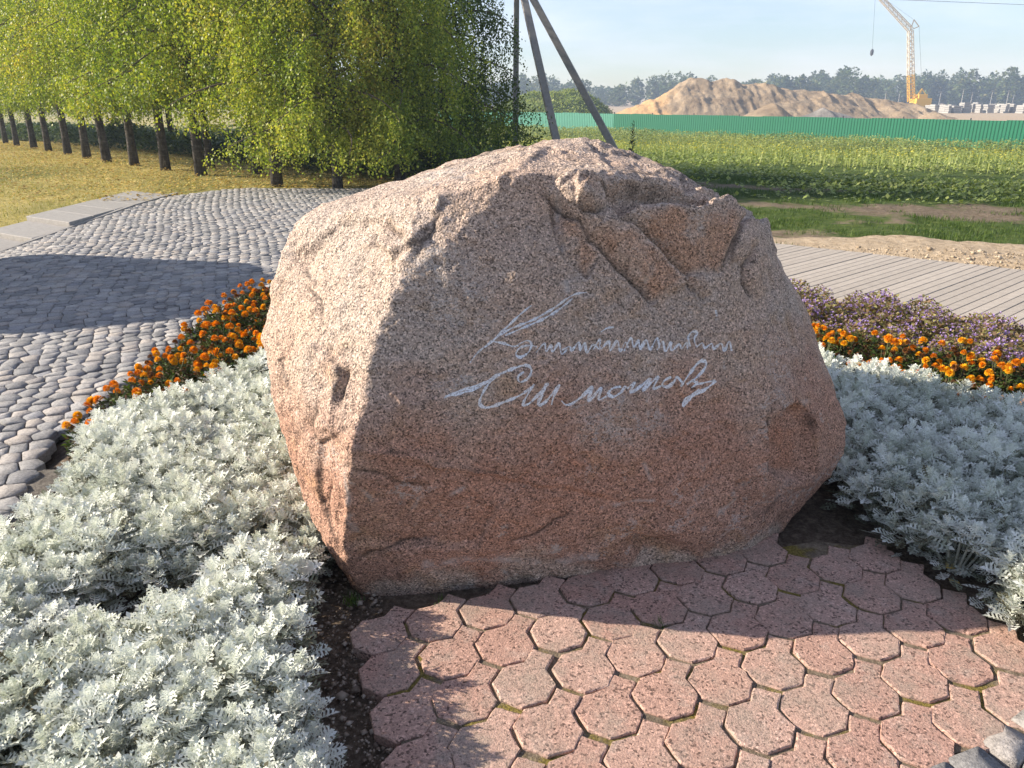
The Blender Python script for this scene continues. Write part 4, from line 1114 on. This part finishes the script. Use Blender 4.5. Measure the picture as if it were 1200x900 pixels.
crumbs('soil_crumbs', [(-0.75, 1.2), (-0.75, 2.6), (-0.45, 2.25), (-0.42, 1.95), (-0.3, 1.6), (-0.12, 1.0), (-0.5, 1.0)], 5200, .0045, 'loose soil crumbs on the bare strip beside the pavers', M_PEBBLE)
crumbs('dry_clods', [pp(-1.0, .10), pp(4.5, .10), pp(4.5, 1.5), pp(1.2, 1.1), pp(-1.0, .35)], 12000, .0085, 'dry sandy clods on the verge beside the concrete path', M_CLOD, .006)
def add_leaf(x, y, z, a, L, label):
    m = MB(); w = L * .36
    m.add([(0, 0, 0), (L*.35, -w, .006), (L*.75, -w*.8, .004), (L, 0, .010), (L*.75, w*.8, .006), (L*.35, w, .012)], [(0, 1, 5), (1, 2, 4, 5), (2, 3, 4)])
    link('dead_leaf', m.mesh('dead_leaf', M_FALLEN), loc=(x, y, z), rot=(.15, .1, a), label=label, cat='leaf')
lx = at(1108, 667); add_leaf(lx[0], lx[1], .005, .5, .05, 'brown dead leaf on soil at the foot of shaded dusty millers')
lx = at(1126, 688); add_leaf(lx[0], lx[1], .005, 2.2, .045, 'tan dead leaf on soil beside sunlit corner of pavers')
lx = at(493, 778); add_leaf(lx[0], lx[1], .006, 1.9, .022, 'tiny reddish dead leaf stuck in a gap between pavers')
# small grass tufts at the stone's foot
for px, py, lab in ((412, 700, "green grass tuft at the boulder's sunlit corner"), (520, 704, 'small grass tuft in the dark gap under the boulder'), (775, 732, 'tiny green tuft growing between two pavers')):
    gx_, gy_, _ = at(px, py); k = 60 if px < 600 else 25; rad = .012 if px < 600 else .005
    C = np.stack([gx_ + rng.normal(0, rad, k), gy_ + rng.normal(0, rad, k), np.full(k, -.022 if px < 700 else -.012)], 1)
    scatter_quads('grass_tuft', C, rng.uniform(0, 6.28, k), rng.uniform(.5, 1.4, k), rng.uniform(.02, .05, k), np.full(k, .002), M_GRASS, kind=None, label=lab, cat='grass tuft', tri=True)

# ------------------------------------------------------------------ birches
def birch(seed, skirt, H, spread, dens, lowdens):
    r = random.Random(seed); q = np.random.default_rng(seed)
    tm = MB(); bm_ = MB()
    tp = []; rad = []
    lx, ly = r.uniform(-.25, .25), r.uniform(-.25, .25)
    for k in range(15):
        f = k / 14; z = H * f
        tp.append((lx * f + .06 * math.sin(3.1 * f + seed), ly * f + .06 * math.cos(4 * f + seed), z)); rad.append((.102 * (1 - f) ** .8 + .010) * (1.22 if k == 0 else 1))
    tp[0] = (tp[0][0], tp[0][1], -0.15)
    tm.tube(tp, rad, 10)
    C = []; nl = 44
    for i in range(nl):
        f0 = (i + .5) / nl; z0 = skirt + .6 + (H - 2.2) * f0 ** 1.3; a = i * 2.399 + r.uniform(-.4, .4)
        L = spread * (1.12 - .62 * f0) * r.uniform(.75, 1.15)
        pts = []; up = r.uniform(.45, 1.1) if z0 > 2.6 else r.uniform(.05, .5)
        fz = z0 / H; tx = lx * fz; ty = ly * fz
        for j in range(7):
            s = j / 6; rr_ = L * s; zz_ = max(skirt + .15, z0 + L * (up * s - (.75 * up + .28) * s * s))
            pts.append((tx + rr_ * math.cos(a + .15 * math.sin(3*s)), ty + rr_ * math.sin(a + .15 * math.sin(3*s)), zz_))
        bm_.tube(pts, [.034 * (1 - .85 * j / 6) * (1.1 - .5*f0) for j in range(7)], 5, False)
        P = np.array(pts); ns = int((46 if z0 < 5 else 22) * dens * (L / spread))
        for k in range(ns):
            s = .18 + .82 * (k + r.random()) / ns; e = s * 6; j0 = min(5, int(e)); p = P[j0] + (P[j0 + 1] - P[j0]) * (e - j0)
            p = p + np.array([r.gauss(0, .16), r.gauss(0, .16), r.gauss(0, .06)])
            ln = (r.uniform(.8, 1.9) if r.random() < .3 else r.uniform(.25, .9))
            sk = skirt + r.uniform(-.25, .45)
            ln = min(ln, max(.25, p[2] - sk))
            step = .024 if p[2] < 5.2 else .05
            nleaf = int(ln / step); t = (np.arange(nleaf) + q.random(nleaf)) / max(nleaf, 1)
            ox, oy = r.gauss(0, .20), r.gauss(0, .20)
            arr = np.stack([p[0] + ox * t + q.normal(0, .055, nleaf), p[1] + oy * t + q.normal(0, .055, nleaf), p[2] - ln * t], 1)
            C.append(arr)
    C = np.concatenate(C); n = len(C)
    az = q.uniform(0, 6.283, n); el = q.uniform(-1.45, -.2, n); L = q.uniform(.042, .072, n); W = L * q.uniform(.32, .44, n)
    roll = q.uniform(-1, 1, n)
    d = np.stack([np.cos(el)*np.cos(az), np.cos(el)*np.sin(az), np.sin(el)], 1); s = np.stack([-np.sin(az), np.cos(az), np.zeros(n)], 1); u = np.cross(d, s)
    s = s * np.cos(roll)[:, None] + u * np.sin(roll)[:, None]
    V = np.stack([C, C + d*(L*.45)[:, None] - s*W[:, None], C + d*L[:, None], C + d*(L*.45)[:, None] + s*W[:, None]], 1).reshape(-1, 3)
    crown = mesh_np('crown', V, np.arange(4*n).reshape(n, 4), M_BIRCH)
    return tm.mesh('trunk', M_BARK, True), bm_.mesh('branches', M_BRANCH, True), crown, n
BIR = [birch(11, 1.35, 8.8, 1.8, .9, 1), birch(12, 1.5, 9.4, 1.95, .9, 1), birch(13, 1.2, 8.2, 1.7, .9, 1), birch(14, 0.6, 8.6, 2.1, 1.1, 1), birch(15, 1.6, 9.0, 1.75, .85, 1)]
TREES = [((5, 162), 1, .9), ((20, 166), 0, .9), ((38, 170), 2, 1.0), ((55, 174), 4, .9), ((77, 178), 1, 1.0), ((100, 183), 0, 1.0), ((128, 187), 4, 1.0), ((160, 192), 2, 1.0), ((191, 198), 0, 1.0),
         ((233, 204), 1, 1.1), ((249, 195), 4, .9), ((305, 202), 1, 1.0), ((328, 216), 2, .95), ((398, 220), 3, .85), ((470, 215), 3, .9)]
TL = ['far end of the birch row, fifth trunk beyond the group', ]
tr = random.Random(2)
order_w = ['first', 'second', 'third', 'fourth', 'fifth', 'sixth', 'seventh', 'eighth', 'ninth', 'tenth', 'eleventh']
near_first = list(range(len(TREES)))[::-1]
labels = {14: 'weeping birch with pale forked skirt of leaves closest to the utility pole struts but one',
          13: 'low weeping birch with yellow-green leaves at the end of the cobbles',
          12: 'slim weeping birch with white-flecked trunk at the corner of the cobbles',
          11: 'weeping birch with thick dark leaning trunk just behind slim white-flecked birch',
          10: 'thin young birch standing behind the thickest dark trunk of the row',
          9: 'tall weeping birch with the thickest dark trunk of the row'}
def add_birch(x, y, v, sc, shade_leaf, label):
    t = link('birch_tree', None, loc=(x, y, gz1(x, y)), rot=(0, 0, tr.uniform(0, 6.28)), scale=sc, label=label, cat='tree', group='weeping birches along the lawn')
    link('trunk', BIR[v][0], t); link('branches', BIR[v][1], t); cr = link('crown', BIR[v][2], t)
    if shade_leaf: cr.material_slots[0].link = 'OBJECT'; cr.material_slots[0].material = M_BIRCH_SHADE
for i, ((px, py), v, sc) in enumerate(TREES):
    x, y, _ = at(px, py)
    lab = labels.get(i) or 'weeping birch in the lawn row, %s trunk beyond the thickest dark trunk' % order_w[8 - i]
    add_birch(x, y, v, sc, False, lab)
add_birch(-1.55, 18.6, 3, .95, True, 'shade-darkened weeping birch hanging low beside the utility pole')
add_birch(-3.2, 21.5, 1, 1.0, True, 'shade-darkened birch standing behind the shaded low-hanging birch')
add_birch(-12.5, 29.5, 0, 1.05, True, 'shade-darkened birch in the second row behind the lawn birches')

# ------------------------------------------------------------------ utility pole with two struts
UY = 22.0
top = at_y(604, -70, UY); apex = at_y(605, -36, UY)
pole = link('utility_pole', None, loc=(top[0], UY, gz1(top[0], UY)), label='concrete utility pole with two leaning struts behind the boulder', cat='utility pole')
ploc = Vector((top[0], UY, gz1(top[0], UY)))
def strut(name, a, b, r0, r1, mat=M_POLE):
    m = MB(); a = Vector(a); b = Vector(b); m.tube([a - ploc, (a.lerp(b, .5)) - ploc, b - ploc], [r0, (r0 + r1) / 2, r1], 4)
    return link(name, m.mesh(name, mat, False, .012), pole)
strut('post', (top[0], UY, gz1(top[0], UY) - .2), (top[0] + .05, UY, top[2] + 1.2), .115, .09)
def strut_base(px, py, Y):
    p = at_y(px, py, Y); return p
for (px0, py0, px1, py1, Y) in ((650, 156, 615, 2, 20.4), (712, 160, 633.5, 15, 21.6)):
    a = np.array(at_y(px0, py0, Y)); b = np.array(at_y(px1, py1, Y + (UY - Y) * .82))
    d = (b - a) / (b[2] - a[2]); g0 = gz1(a[0], Y) - .25
    lo = a + d * (g0 - a[2]); hi = a + d * (apex[2] - a[2])
    strut('strut', lo, hi, .135, .12)
m = MB(); m.tube([(-.7, 0, top[2] - ploc.z + .9), (.7, 0, top[2] - ploc.z + .9)], .05, 4); arm = link('crossarm', m.mesh('crossarm', M_STEEL), pole)
for xx in (-.6, 0.0, .6):
    m = MB(); m.tube([(xx, 0, top[2] - ploc.z + .93), (xx, 0, top[2] - ploc.z + 1.0), (xx, 0, top[2] - ploc.z + 1.1)], [.03, .05, .03], 8); link('insulator', m.mesh('insulator', M_CRANE_W, True), arm)
wire_pts = [Vector((top[0] + .6, UY, top[2] + 1.08)), Vector(at_y(900, -7, 34)), Vector(at_y(1050, -.5, 41)), Vector(at_y(1200, 5.5, 48)), Vector(at_y(1480, 10, 60))]
m = MB(); wp = []
for k in range(len(wire_pts) - 1):
    for j in range(6): wp.append(wire_pts[k].lerp(wire_pts[k+1], j / 6))
wp.append(wire_pts[-1]); w0 = wp[0].copy()
m.tube([p - w0 for p in wp], .011, 4); link('power_line', m.mesh('power_line', M_DARK), loc=w0, label='thin dark power line strung across the pale sky', cat='wire')
e = wire_pts[-1]; m = MB(); m.tube([(0, 0, -.2), (0, 0, e.z - gz1(e.x, e.y) + .3)], [.17, .11], 6)
pl2 = link('utility_pole', None, loc=(e.x, e.y, gz1(e.x, e.y)), label='straight concrete utility pole at the far end of the power line', cat='utility pole'); link('post', m.mesh('post', M_POLE), pl2)
m = MB(); m.tube([(-.7, 0, e.z - gz1(e.x, e.y) + .1), (.7, 0, e.z - gz1(e.x, e.y) + .1)], .05, 4); link('crossarm', m.mesh('crossarm', M_STEEL), pl2)

# junipers behind the boulder
def juniper(seed):
    r = random.Random(seed); V = []; F = []; nb = 0; st = MB()
    for k in range(34):
        a = r.uniform(0, 6.283); e = r.uniform(.12, .85); L = r.uniform(.5, 1.0)
        d = np.array([math.cos(e)*math.cos(a), math.cos(e)*math.sin(a), math.sin(e)])
        st.tube([(0, 0, 0), tuple(d * L)], [.012, .003], 3, False)
        for j in range(46):
            t = r.uniform(.2, 1); p = d * L * t; l = r.uniform(.05, .11) * (1.2 - .5*t)
            T = np.array([(0, 0, 0), (l*.5, -l*.16, 0), (l, 0, 0), (l*.5, l*.16, 0)])
            V.append(p + T @ frame(a + r.gauss(0, .6), e + r.gauss(0, .45))); F.append(np.array([(0, 1, 2, 3)]) + nb); nb += 4
    return mesh_np('foliage', np.concatenate(V), np.concatenate(F), M_JUNI), st.mesh('stem', M_BRANCH)
for (px, Yj, sc, sd, lab) in ((640, 17.0, 1.0, 1, 'dark spreading juniper at the foot of the dark pole strut'), (682, 17.5, 1.1, 2, 'dark spreading juniper between the two pole struts')):
    g = gz1((px - 600) / 901 * Yj, Yj); jx_ = (px - 600) / 955 * Yj
    t = link('juniper', None, loc=(jx_, Yj, g), scale=sc, label=lab, cat='shrub'); f, s = juniper(sd); link('foliage', f, t); link('stem', s, t)
# lone weed stalk beside the strut
m = MB(); wx = (742 - 600) / 950 * 24; V = []; F = []; nb = 0; rw = random.Random(4)
m.tube([(0, 0, 0), (.03, 0, .7), (0, 0, 1.5)], [.012, .009, .004], 4, False)
for k in range(150):
    z_ = rw.uniform(.4, 1.55); a = rw.uniform(0, 6.28); L = rw.uniform(.06, .22) * (1.5 - z_ / 1.6)
    T = np.array([(0, 0, 0), (L*.5, -L*.16, 0), (L, 0, -.02), (L*.5, L*.16, 0)]); V.append(np.array([0, 0, z_]) + T @ frame(a, rw.uniform(.1, 1.0))); F.append(np.array([(0, 1, 2, 3)]) + nb); nb += 4
t = link('weed_stalk', None, loc=(wx, 24, gz1(wx, 24)), scale=.8, label='tall dark weed stalk standing out against the pale green fence', cat='weed')
link('stem', m.mesh('stem', M_STEM), t); link('foliage', mesh_np('foliage', np.concatenate(V), np.concatenate(F), M_JUNI), t)

# ------------------------------------------------------------------ green sheet fence
FA = np.array([4.0, 95.0]); FB = np.array([38.0, 60.0]); fd = (FB - FA) / np.linalg.norm(FB - FA)
fence = link('sheet_fence', None, loc=(FA[0], FA[1], -1.98), label='green corrugated metal fence at the far edge of the field', cat='fence')
def sheet(mat):
    prof = []; per = 0.25; n = 10
    for k in range(n):
        x0 = k * per; prof += [(x0, 0), (x0 + .09, 0), (x0 + .125, .028), (x0 + .215, .028)]
    prof.append((n * per, 0)); V = []
    for x_, y_ in prof: V += [(x_, y_, 0), (x_, y_, 2.0)]
    F = [(2*i, 2*i+2, 2*i+3, 2*i+1) for i in range(len(prof) - 1)]
    me = bpy.data.meshes.new('sheet_panel'); me.from_pydata(V, [], F); me.materials.append(mat); me.update(); return me
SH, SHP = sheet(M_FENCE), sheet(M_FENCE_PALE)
fang = math.atan2(fd[1], fd[0]); pm_ = MB(); pm_.box(-.04, .04, .07, .15, -.2, 2.16); POST = pm_.mesh('fence_post', M_DARK)
for k in range(-8, 26):
    p = fd * 2.5 * k; Pg = FA + p
    zt = gz1(Pg[0], Pg[1]) + 1.98 + 0.02 * math.sin(k * 1.7)
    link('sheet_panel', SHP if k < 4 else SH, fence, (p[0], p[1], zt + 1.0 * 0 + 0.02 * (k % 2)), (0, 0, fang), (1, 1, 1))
    if k % 2 == 0: link('fence_post', POST, fence, (p[0] + .02, p[1], zt), (0, 0, fang))

# ------------------------------------------------------------------ heaps beyond the fence
def heap(name, prof, Y0, dY, mat, label, cat, seed, warm_to=None, rough_amp=.6, nxs=150, nys=60):
    px = np.array([p[0] for p in prof], float); py = np.array([p[1] for p in prof], float)
    Xp = (px - 600) / 965.0 * Y0; Zp = np.array([at_y(a, b, Y0)[2] for a, b in prof])
    x = np.linspace(Xp[0], Xp[-1], nxs); y = np.linspace(-dY, dY, nys)
    GXh, GYh = np.meshgrid(x, y); top = np.interp(GXh.ravel(), Xp, Zp) + 2.2
    f = np.clip(1 - np.abs(GYh.ravel()) / dY, 0, 1); f = np.minimum(1, f * 1.15) ** .85
    q = P3(GXh.ravel(), GYh.ravel() + seed * 10)
    rid = fbm(q, .16, 5, seed); gul = np.abs(fbm(q * np.array([1, .25, 1]), .45, 3, seed + 5))
    z = top * f * (1 + .12 * rid) + rough_amp * (rid * .8 - gul * .9 + .2 * fbm(q, .9, 3, seed + 9)) * np.clip(f * 3, 0, 1) * np.clip(top / 3, 0, 1)
    V = np.stack([GXh.ravel(), GYh.ravel(), np.where(f <= 0, -.3, z)], 1)
    ii = np.arange(nxs * nys).reshape(nys, nxs)
    F = np.stack([ii[:-1, :-1].ravel(), ii[:-1, 1:].ravel(), ii[1:, 1:].ravel(), ii[1:, :-1].ravel()], 1)
    xc = float(Xp.mean()); V[:, 0] -= xc
    me = mesh_np(name, V, F, mat, True)
    w = np.zeros(len(V)) if warm_to is None else sstep((warm_to + 12 - 600) / 965 * Y0, (warm_to - 12 - 600) / 965 * Y0, V[:, 0] + xc + 6 * rid)
    at_ = me.attributes.new('warm', 'FLOAT', 'POINT'); at_.data.foreach_set('value', (w * .85).astype(np.float32))
    return link(name, me, loc=(xc, Y0, -2.15), label=label, cat=cat), V + np.array([xc, Y0, -2.15])
heap('sand_heap', [(712, 140), (722, 134), (745, 122), (770, 111), (797, 98), (812, 96), (830, 97), (846, 92), (854, 90), (863, 95), (876, 99), (892, 99), (905, 102), (930, 108), (945, 106), (962, 104), (975, 110), (992, 113), (1002, 112), (1015, 118), (1040, 119), (1065, 121), (1080, 127), (1092, 138)], 165, 15, M_SANDHILL, 'huge heap of tan excavated sand beyond the green fence', 'sand heap', 3, 775, 1.0, 220, 90)
heap('sand_heap', [(868, 140), (880, 134), (895, 126), (908, 121), (918, 127), (930, 136), (938, 141)], 128, 7, M_SANDHILL, 'small pointed sand heap in front of the huge one', 'sand heap', 5, None, .3, 50, 30)
heap('sand_heap', [(940, 141), (952, 134), (966, 126), (975, 127), (990, 133), (1008, 141)], 130, 7, M_RUBBLE, 'small grey rubble heap beside the pointed sand heap', 'rubble heap', 6, None, .9, 50, 30)
heap('sand_heap', [(1082, 141), (1092, 134), (1100, 131), (1108, 134), (1116, 140)], 150, 6, M_SANDHILL, 'low sand hump near the foot of the yellow crane', 'sand heap', 8, None, .3, 40, 24)
_, HV = heap('overgrown_heap', [(560, 140), (590, 122), (620, 111), (645, 108), (672, 107), (690, 110), (702, 119), (712, 128), (722, 139)], 118, 12, M_GREENHILL, 'low spoil heap overgrown with green weeds behind the fence', 'earth heap', 4, None, .5)
hv = HV[HV[:, 2] > -2.0]; sel = rng.integers(0, len(hv), 15000); C = hv[sel] + rng.normal(0, .22, (15000, 3)) * np.array([1, 1, .4])
scatter_quads('heap_weeds', C, rng.uniform(0, 6.28, 15000), rng.uniform(-.3, 1.0, 15000), rng.uniform(.2, .45, 15000), rng.uniform(.08, .16, 15000), M_WEED, label='green weeds covering the spoil heap behind the fence', cat='weeds')

# ------------------------------------------------------------------ far wood
def far_wood():
    V = []; q = np.random.default_rng(8); C = []; S = []
    N = 430
    for k in range(N):
        X_ = q.uniform(-190, 420); Y_ = q.uniform(360, 470) + .04 * X_
        px = 600 + 955 * X_ / Y_
        h = q.uniform(11, 16.5) * (.80 + .25 * math.sin(X_ * .045 + 1.0) ** 2) * (1.0 if px > 900 else (.92 if px > 740 else .82))
        w = q.uniform(2.8, 4.8); m = 400
        a = q.uniform(0, 6.283, m); u = q.uniform(-1, 1, m); rad = np.cbrt(q.uniform(.35, 1, m)); lump = 1 + .3 * np.sin(3*a + k) * np.cos(4*u + k)
        zc = h * .50; hz = h * .52
        c = np.stack([X_ + w*rad*lump*np.sqrt(1-u*u)*np.cos(a), Y_ + w*rad*lump*np.sqrt(1-u*u)*np.sin(a), -2.3 + zc + hz*u*rad], 1)
        C.append(c); S.append(np.full(m, q.uniform(.8, 1.25)))
    C = np.concatenate(C); S = np.concatenate(S); n = len(C)
    az = q.uniform(0, 6.283, n); el = q.uniform(-.5, 1.2, n)
    return scatter_quads('far_wood', C, az, el, q.uniform(1.0, 2.0, n) * S, q.uniform(.45, .9, n) * S, M_FOREST, label='belt of mixed green woodland along the horizon', cat='woodland')
far_wood()
m_trunks = MB()

# ------------------------------------------------------------------ crane
CY = 250.0
base = at_y(1075, 121, CY); cz0 = -2.1
crane = link('tower_crane', None, loc=(base[0], CY, cz0), label='yellow lattice construction crane with raised jib beyond the sand heap', cat='crane')
cl = Vector((base[0], CY, cz0))
def lattice(name, a, b, w0, w1, nseg, mat, r=.09, parent=crane):
    a, b = Vector(a), Vector(b); t = (b - a).normalized(); s = t.cross(Vector((0, 1, 0))).normalized(); u = s.cross(t)
    m = MB(); cs = []
    for k in range(nseg + 1):
        f = k / nseg; w = w0 + (w1 - w0) * f; c = a.lerp(b, f); cs.append([c + s*w*i + u*w*j for i, j in ((-1, -1), (1, -1), (1, 1), (-1, 1))])
    for i in range(4): m.tube([cs[0][i], cs[-1][i]], r, 4)
    for k in range(nseg):
        for i in range(4):
            i2 = (i + 1) % 4
            m.tube([cs[k][i], cs[k+1][i2]] if k % 2 else [cs[k][i2], cs[k+1][i]], r * .6, 3); m.tube([cs[k+1][i], cs[k+1][i2]], r * .55, 3)
    return link(name, m.mesh(name, mat), parent)
P_ = lambda px, py: Vector(at_y(px, py, CY)) - cl
m = MB(); b0 = P_(1070, 117); b1 = P_(1087, 123)
m.box(b0.x, b1.x, -2.2, 2.2, 1.2, 3.6); m.box(b0.x + .8, b1.x - 1.2, -1.6, 1.6, 3.6, 4.8)
body = link('machine_house', m.mesh('machine_house', M_CRANE_Y, False, .08), crane)
for sy in (-2.4, 1.3):
    m = MB(); m.prism([(b0.x - .6, 0), (b1.x + .3, 0), (b1.x + .6, .5), (b1.x + .3, 1.2), (b0.x - .3, 1.2), (b0.x - .7, .6)], 0, 1.1)
    V = [(x_, sy + z_, y_) for x_, y_, z_ in m.v]; m2 = MB(); m2.add(V, [f[::-1] for f in m.f]); link('crawler_track', m2.mesh('crawler_track', M_DARK), crane)
mb_, mt = P_(1067.8, 119), P_(1066.8, 36); mid = mb_.lerp(mt, .38)
lattice('mast', mb_, mid, .75, .75, 9, M_CRANE_Y, .13); lattice('upper_mast', mid, mt, .75, .6, 13, M_CRANE_W, .12)
jt = P_(1067, 35); je = P_(1026, -9)
lattice('jib', jt, je, .65, .5, 16, M_CRANE_W, .12)
m = MB(); k1 = P_(1077, 31); k0 = P_(1071, 23)
for a, b in ((jt, k1), (jt, k0), (k0, k1)): m.tube([a, b], .16, 4)
link('strut_head', m.mesh('strut_head', M_CRANE_W), crane)
m = MB()
for a, b in ((P_(1070, 117), P_(1080.5, 104)), (P_(1086, 117), P_(1080.5, 104)), (P_(1074, 117), P_(1080.5, 104))): m.tube([a + Vector((0, -1, 0)), b], .22, 4)
link('a_frame', m.mesh('a_frame', M_CRANE_Y), crane)
m = MB(); m.tube([k1, P_(1079.5, 84), P_(1081, 104)], .035, 3); m.tube([k0, je], .03, 3)
link('stay_cable', m.mesh('stay_cable', M_DARK), crane)
hk = P_(1022, 60); m = MB(); m.tube([je, hk], .035, 3); hc = link('hoist_cable', m.mesh('hoist_cable', M_DARK), crane)
m = MB(); m.tube([hk + Vector((0, 0, .6)), hk + Vector((0, 0, .1)), hk - Vector((0, 0, .9)), hk - Vector((0, 0, 1.3))], [.2, .5, .45, .12], 8); link('hook_block', m.mesh('hook_block', M_DARK), crane)
# concrete goods stacked in the yard, and light poles
rb = random.Random(12)
k = 0; px = 1090.0
ysz = []
while px < 1215:
    w = rb.uniform(4, 11); top_ = rb.uniform(120, 123.5) if px > 1125 else rb.uniform(121.5, 124); Yb = rb.uniform(205, 225)
    ysz.append((px, w, top_, Yb)); px += w * rb.uniform(.55, 1.0)
names = ['grey', 'pale', 'white', 'weathered']
blk = []
for (px, w, tp_, Yb) in ysz:
    z1 = at_y(px, tp_, Yb)[2]; z0 = gz1(0, 300) - .1; h = max(.6, z1 - z0); wd = w / 950 * Yb; X0 = (px - 600) / 958 * Yb
    t = link('slab_stack', None, loc=(X0, Yb, z0), rot=(0, 0, rb.uniform(-.2, .2)), label='stack of pale concrete slabs in the yard beside the crane', cat='concrete', group='concrete goods in the yard')
    n = max(2, int(h / .45)); 
    for j in range(n):
        m = MB(); e_ = rb.uniform(0, .25); m.box(-wd/2 + e_, wd/2 - rb.uniform(0, .25), -1.2, 1.2, j * h / n + .06, (j + 1) * h / n); link('concrete_slab', m.mesh('concrete_slab', M_BLOCK), t)
    m = MB()
    for j in range(n): m.box(-wd*.3, -wd*.3 + .12, -1.1, 1.1, j * h / n, j * h / n + .06); m.box(wd*.3 - .12, wd*.3, -1.1, 1.1, j * h / n, j * h / n + .06)
    link('spacer', m.mesh('spacer', M_BRANCH), t)
for px, tp_ in ((1037, 107), (1053, 108), (1101, 107), (1127, 104), (1138, 108), (1161, 106), (1180, 106), (1187, 111)):
    Yb = 260; z1 = at_y(px, tp_, Yb)[2]; X0 = (px - 600) / 960 * Yb
    t = link('yard_pole', None, loc=(X0, Yb, -2.1), label='slim grey pole standing in the concrete yard before the wood', cat='pole', group='poles in the concrete yard')
    m = MB(); m.tube([(0, 0, 0), (0, 0, z1 + 2.1)], [.16, .09], 6); link('shaft', m.mesh('shaft', M_BLOCK), t)
    m = MB(); m.tube([(-.6, 0, z1 + 1.9), (.6, 0, z1 + 1.9)], .06, 4); link('crossarm', m.mesh('crossarm', M_BLOCK), t)

# ------------------------------------------------------------------ haze
HAZE = 0.0010
m = MB(); m.box(-320, 520, -12, 520, -8, 32)
M = Mat('haze_air')
pv = M.n('ShaderNodeVolumePrincipled', {'Color': (0.66, 0.80, 1.0, 1), 'Density': HAZE, 'Anisotropy': 0.2})
M.nt.links.new(pv.outputs[0], M.out.inputs['Volume'])
hz = link('haze', m.mesh('haze', M.m), kind='stuff', label='thin pale haze filling the air over the field', cat='haze')
